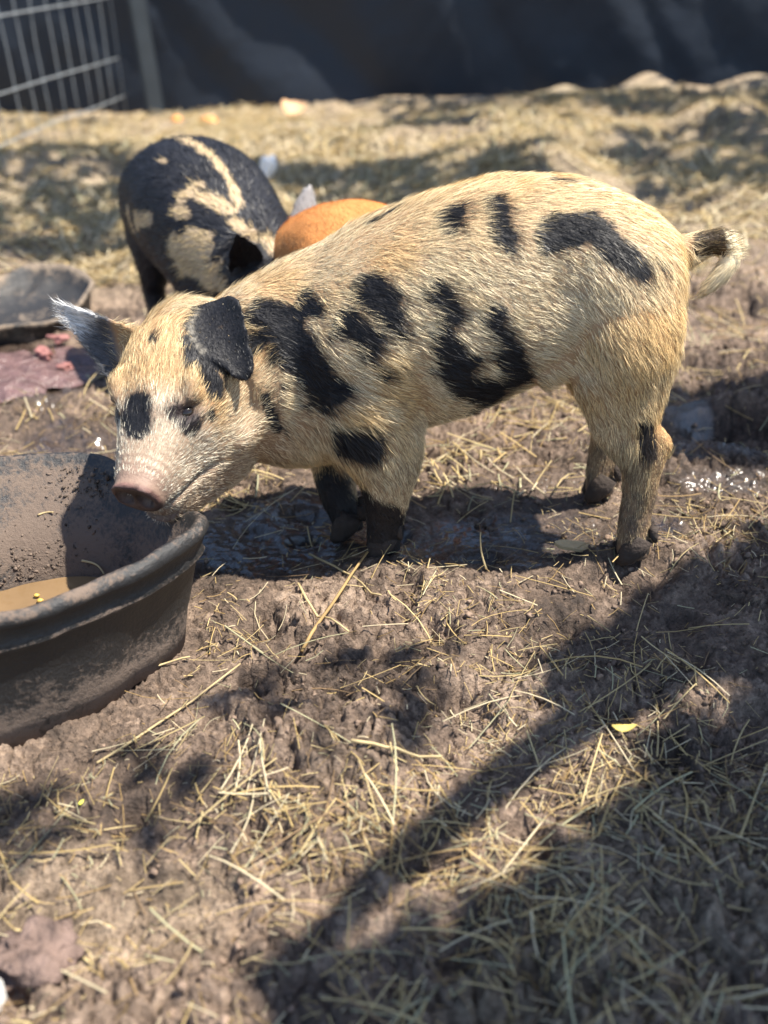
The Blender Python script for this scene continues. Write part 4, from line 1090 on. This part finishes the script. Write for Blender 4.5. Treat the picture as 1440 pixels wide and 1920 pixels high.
def shade_tree(label, trunk, zones, limbs, seed, top):
    """zones: (footprint polygon on the ground that this bough shades, number of leaves, height range, leaf size)"""
    r = np.random.default_rng(seed); root = empty('shade_tree', (trunk[0], trunk[1], 0), 0, label, 'tree')
    o3 = np.array([trunk[0], trunk[1], 0.0]); Cs = []; S_ = []
    for poly, n, (z0, z1), sz in zones:
        pp = np.array(poly); lo, hi = pp.min(0), pp.max(0); got = np.zeros((0, 2))
        while len(got) < n:
            q = r.uniform(lo, hi, (n * 3, 2)); got = np.vstack([got, q[inside(poly, q)]])
        got = got[:n]; z = r.uniform(z0, z1, n); Cs.append(np.column_stack([got[:, 0] + SX * z, got[:, 1] + SY * z, z])); S_.append(np.full(n, sz))
    C_ = np.vstack(Cs); size = np.concatenate(S_)[:, None][:, 0]
    V, F, c = leaves(C_ - o3, size.mean() * 1.25, r)
    link('crown', new_mesh('crown', V, F, M_LEAF, False, c), root)
    T = catmull(np.array([[0, 0, -0.2, 0.13], [0.02, 0.01, 0.6, 0.10], [-0.03, 0.03, 1.4, 0.085], [-0.05, 0.0, top, 0.06]]), 6)
    link('trunk', new_mesh('trunk', *tube(T[:, :3], T[:, 3], 12), M_BARK, True), root)
    for P, r0, r1 in limbs:
        Q = catmull(np.array(P, float) - o3, 6); Rr = np.linspace(r0, r1, len(Q))
        link('limb', new_mesh('limb', *tube(Q, Rr, 9), M_BARK, True), root)
    return root
def G(x, y, z): return [x + SX * z, y + SY * z, z]
ZA = [[0.60, 1.30], [0.54, 1.262], [0.43, 1.165], [0.35, 1.135], [0.305, 1.052], [0.24, 1.014], [0.20, 0.985], [0.18, 0.945], [0.19, 0.915], [0.25, 0.945], [0.31, 0.935], [0.75, 1.0], [0.95, 1.25]]
ZB = [[0.31, 0.875], [0.272, 0.795], [0.205, 0.725], [0.13, 0.672], [0.055, 0.632], [-0.01, 0.610], [-0.08, 0.585], [-0.11, 0.56], [-0.11, 0.40], [0.5, 0.25], [1.0, 0.5], [0.8, 0.97], [0.42, 0.905]]
ZC = [[0.50, 1.80], [0.80, 1.86], [0.95, 1.5], [0.62, 1.46], [0.47, 1.50]]
ZD = [[-0.55, 0.85], [-0.24, 0.86], [-0.20, 0.75], [-0.36, 0.68], [-0.6, 0.68]]
shade_tree('leafy tree whose crown overhangs the pen from the right', (1.75, 0.75),
    [(ZA, 1300, (1.55, 2.1), 0.034), (ZB, 4200, (1.5, 2.1), 0.034), (ZC, 700, (1.6, 2.2), 0.034), ([[-0.30, 0.90], [0.02, 1.08], [0.14, 0.98], [0.0, 0.84], [-0.22, 0.76]], 34, (2.0, 2.7), 0.034), ([[-0.45, 0.80], [-0.24, 0.84], [-0.18, 0.74], [-0.40, 0.70]], 18, (2.0, 2.7), 0.034)],
    [([[1.72, 0.75, 1.0], [1.5, 0.78, 1.35], G(0.45, 0.99, 1.65), G(0.27, 0.922, 1.62), G(0.145, 0.831, 1.6), G(0.071, 0.759, 1.58), G(-0.005, 0.682, 1.56), G(-0.06, 0.62, 1.56), G(-0.12, 0.56, 1.56)], 0.042, 0.014),
     ([[1.72, 0.75, 1.3], [1.6, 0.6, 1.6], G(0.5, 0.6, 1.8), G(0.2, 0.55, 1.8)], 0.045, 0.012), ([[1.72, 0.75, 1.5], [1.75, 1.1, 1.8], G(0.75, 1.6, 1.9)], 0.045, 0.012)], 5, 2.2)
E1 = [[0.80, 3.30], [0.95, 3.05], [1.40, 3.40], [1.75, 4.4], [1.3, 4.35], [0.88, 4.05]]
E2 = [[1.05, 4.75], [2.4, 4.4], [2.6, 5.8], [1.2, 5.8]]
E3 = [[-1.5, 4.1], [-1.0, 4.35], [-0.66, 2.95], [-1.0, 2.75], [-1.6, 3.2]]
E4 = [[-0.2, 4.3], [0.6, 4.45], [0.7, 4.2], [0.1, 4.05]]
E5 = [[-0.4, 3.2], [0.4, 3.6], [0.6, 3.35], [0.0, 2.9]]
shade_tree('taller leafy tree shading the bedding at the back right', (3.9, 4.1),
    [(E1, 380, (2.2, 3.2), 0.06), (E2, 1000, (2.2, 3.2), 0.06), (E3, 420, (3.0, 3.8), 0.06), (E4, 200, (2.6, 3.2), 0.06), (E5, 260, (2.6, 3.2), 0.06), ([[0.1, 5.15], [1.3, 5.0], [1.3, 5.85], [0.1, 5.85]], 420, (2.4, 3.0), 0.06), ([[-0.5, 3.75], [0.25, 3.7], [0.1, 3.5], [-0.4, 3.55]], 90, (2.6, 3.2), 0.06)],
    [([[3.85, 4.1, 1.6], [3.2, 4.0, 2.2], G(1.2, 3.9, 2.6), G(0.3, 4.0, 2.9)], 0.05, 0.012), ([[3.85, 4.1, 1.9], [3.6, 4.5, 2.4], G(1.9, 5.1, 2.7)], 0.05, 0.014),
     ([[3.85, 4.1, 2.2], [2.6, 3.8, 3.0], G(0.2, 3.5, 3.2), G(-1.1, 3.5, 3.4)], 0.05, 0.012)], 6, 2.9)

# ------------------------------------------------------------------ small things lying about
M_WOOD = plain('splintered_wood', (0.50, 0.36, 0.20), 0.8, 0.2, 0.35, 60, 0.6, 200, 0.003)
def chip_mesh(L, W, T, seed, mat, curl=0.0):
    r = np.random.default_rng(seed); n = 9; V = []
    for i in range(n):
        t = i / (n - 1); x = (t - 0.5) * L; w_ = W * (0.55 + 0.45 * math.sin(math.pi * min(t * 1.1 + 0.05, 1))) * (0.25 if i in (0, n - 1) else 1) * r.uniform(0.8, 1.1); z = curl * (t - 0.5) ** 2 * L
        V += [[x, -w_ / 2, z], [x, w_ / 2, z + r.normal(0, T * 0.2)], [x, w_ / 2 * 0.9, z + T * r.uniform(0.7, 1.2)], [x, -w_ / 2 * 0.9, z + T]]
    F = [(0, 1, 2, 3), tuple(4 * (n - 1) + k for k in (3, 2, 1, 0))]
    for i in range(n - 1):
        for k in range(4): a = i * 4 + k; b2 = i * 4 + (k + 1) % 4; F.append((a, a + 4, b2 + 4, b2))
    return new_mesh('chip', V, F, mat, False)
def lay(name, me, x, y, rot, label, cat, up_=0.003, group=None, fine=True):
    o = link(name, me, label=label, cat=cat, group=group, loc=(x, y, gz(x, y, fine) + up_)); o.rotation_euler = rot; return o
lay('wood_chip', chip_mesh(0.062, 0.018, 0.005, 3, M_WOOD), 0.262, 1.218, (0.3, 0.12, -0.15), 'pale splintered wood chip beside the near hind trotter', 'wood chip', 0.010)
M_YEL = plain('yellow_leaf', (0.62, 0.47, 0.13), 0.6, 0.3, 0.3, 50)
lay('yellow_leaf', chip_mesh(0.028, 0.011, 0.0012, 5, M_YEL, 0.6), 0.249, 0.870, (0.1, 0.1, 0.1), 'small yellow leaf on the mud at the edge of the tree shadow', 'leaf', 0.008)
lay('yellow_leaf', chip_mesh(0.009, 0.004, 0.0010, 6, plain('green_yellow_leaf', (0.55, 0.55, 0.08), 0.6), 0.4), -0.320, 0.784, (0.6, 0.2, 1.3), 'tiny green yellow leaf scrap on mud below the tub', 'leaf', 0.006)
M_ORG = plain('orange_peel', (0.62, 0.26, 0.07), 0.5, 0.4, 0.3, 40)
for x, y, s, lb in [(0.845, 4.76, 0.032, 'orange peel scrap on the hay near the middle of the tarp'), (-0.75, 5.30, 0.04, 'orange scrap nearest the grey post, right of the other'), (-0.90, 5.25, 0.026, 'smaller orange scrap close to the foot of the grey post')]:
    lay('orange_scrap', blob_mesh('orange_scrap', (s * 1.2, s, s * 0.6), int(abs(x) * 100), M_ORG), x, y, (0.2, 0.3, x), lb, 'food scrap', s * 0.5, 'orange scraps on the bedding')
lay('dry_leaf', chip_mesh(0.13, 0.09, 0.004, 9, plain('tan_leaf', (0.58, 0.36, 0.2), 0.7), 0.8), -0.36, 5.50, (0.9, 0.1, 0.4), 'large curled tan leaf against the foot of the tarp', 'leaf', 0.05)
M_WHITE = plain('white_scrap', (0.75, 0.76, 0.78), 0.6, 0.3, 0.15, 20)
lay('white_scrap', blob_mesh('white_scrap', (0.022, 0.02, 0.055), 77, M_WHITE, 3, 0.7), -0.335, 3.60, (0.2, 0.3, 0.4), 'crumpled white scrap on the hay behind the black pig', 'scrap', 0.035)
lay('stone', blob_mesh('stone', (0.034, 0.028, 0.020), 91, plain('pink_stone', (0.15, 0.105, 0.088), 0.9, 0.2, 0.8, 45, 1.0, 60, 0.02), 4, 0.7), -0.325, 0.605, (0, 0, 0.4), 'muddy pinkish stone in the lower left corner', 'stone', 0.008)
fe = empty('feather', (-0.335, 0.555, gz(-0.335, 0.555) + 0.004), 0.3, 'small white feather stuck in mud at the bottom left corner', 'feather')
V, F = tube(np.array([[0, 0, 0], [0.003, 0.006, 0.014], [0.0, 0.016, 0.030]]), np.array([0.0008, 0.0006, 0.0003]), 6); link('quill', new_mesh('quill', V, F, M_WHITE, True), fe)
M_DOWN = plain('dirty_down', (0.42, 0.40, 0.37), 0.8, 0.2, 0.3, 200)
link('vane', new_mesh('vane', [[0, 0.001, 0.004], [0.008, 0.006, 0.012], [0.007, 0.014, 0.024], [0.0, 0.018, 0.034], [-0.006, 0.013, 0.024], [-0.007, 0.005, 0.012], [0.001, 0.008, 0.016]], [(0, 1, 6), (1, 2, 6), (2, 3, 6), (3, 4, 6), (4, 5, 6), (5, 0, 6)], M_DOWN, True), fe)
M_CORN = plain('corn', (0.50, 0.34, 0.08), 0.4, 0.4, 0.2, 40)
for x, y, lb in [(-0.440, 1.108, 'yellow corn kernel floating in the tub, farther of the two'), (-0.432, 1.096, 'yellow corn kernel floating in the tub, nearer of the two')]:
    o = link('corn_kernel', blob_mesh('corn_kernel', (0.0042, 0.0032, 0.0024), int(y * 1000), M_CORN, 2, 0.3), label=lb, cat='corn kernel', group='corn kernels in the tub', loc=(x, y - 0.01, 0.0455))

def stalk(p, q, w_, zlift, label, seed, c=(0.60, 0.47, 0.25)):
    n = 9; t = np.linspace(0, 1, n); r = np.random.default_rng(seed)
    XY = np.array(p)[None, :2] * (1 - t)[:, None] + np.array(q)[None, :2] * t[:, None]
    dv = np.array([q[1] - p[1], p[0] - q[0]]); dv /= np.linalg.norm(dv); XY = XY + dv[None] * (np.sin(t * math.pi) * r.normal(0, 0.004))[:, None]
    if len(p) == 3: Z = p[2] * (1 - t) + q[2] * t
    else: Z = ground_h(XY).max() * 0.5 + ground_h(XY) * 0.5 + 0.003 + zlift * t
    P = np.column_stack([XY, Z]); o3 = P[0].copy()
    V, F = tube(P - o3, w_ * (1 - 0.35 * t), 7)
    col = np.array(c)[None] * (0.85 + 0.3 * vnoise(V, 60, seed))[:, None]
    link('straw_stalk', new_mesh('straw_stalk', V, F, M_STRAW, True, col), label=label, cat='straw stalk', loc=tuple(o3))
stalk((-0.108, 1.024), (-0.014, 1.239), 0.0024, 0.006, 'long thick brown stalk lying just in front of the fore trotters', 1, (0.42, 0.28, 0.12))
stalk((-0.107, 1.248), (-0.009, 1.125), 0.0018, 0.004, 'straight pale stalk crossing the long brown stalk', 2)
stalk((-0.118, 1.160), (-0.050, 1.045), 0.0018, 0.002, 'pale stalk running down to the foot of the brown stalk', 3)
stalk((-0.313, 0.997), (-0.244, 1.027), 0.0016, 0.004, 'pale stalk leaning on the wall foot of the big tub', 4)
stalk((0.132, 1.165), (0.126, 1.185, ), 0.0015, 0.045, 'short pale stalk standing upright under the pig belly', 5)
stalk((-0.318, 0.846), (-0.180, 1.003), 0.0015, 0.003, 'long thin pale stalk on mud to the right of the tub', 6)
stalk((-0.045, 0.824), (0.048, 0.812), 0.0020, 0.004, 'straight level straw stalk in the middle of the foreground', 7)
stalk((-0.392, 1.150, 0.062), (-0.362, 1.134, 0.050), 0.0016, 0, 'short straw at the water edge inside the tub', 8)
stalk((-0.450, 1.192, 0.109), (-0.430, 1.194, 0.111), 0.0014, 0, 'short straw stuck on the far inner wall of the tub', 9)
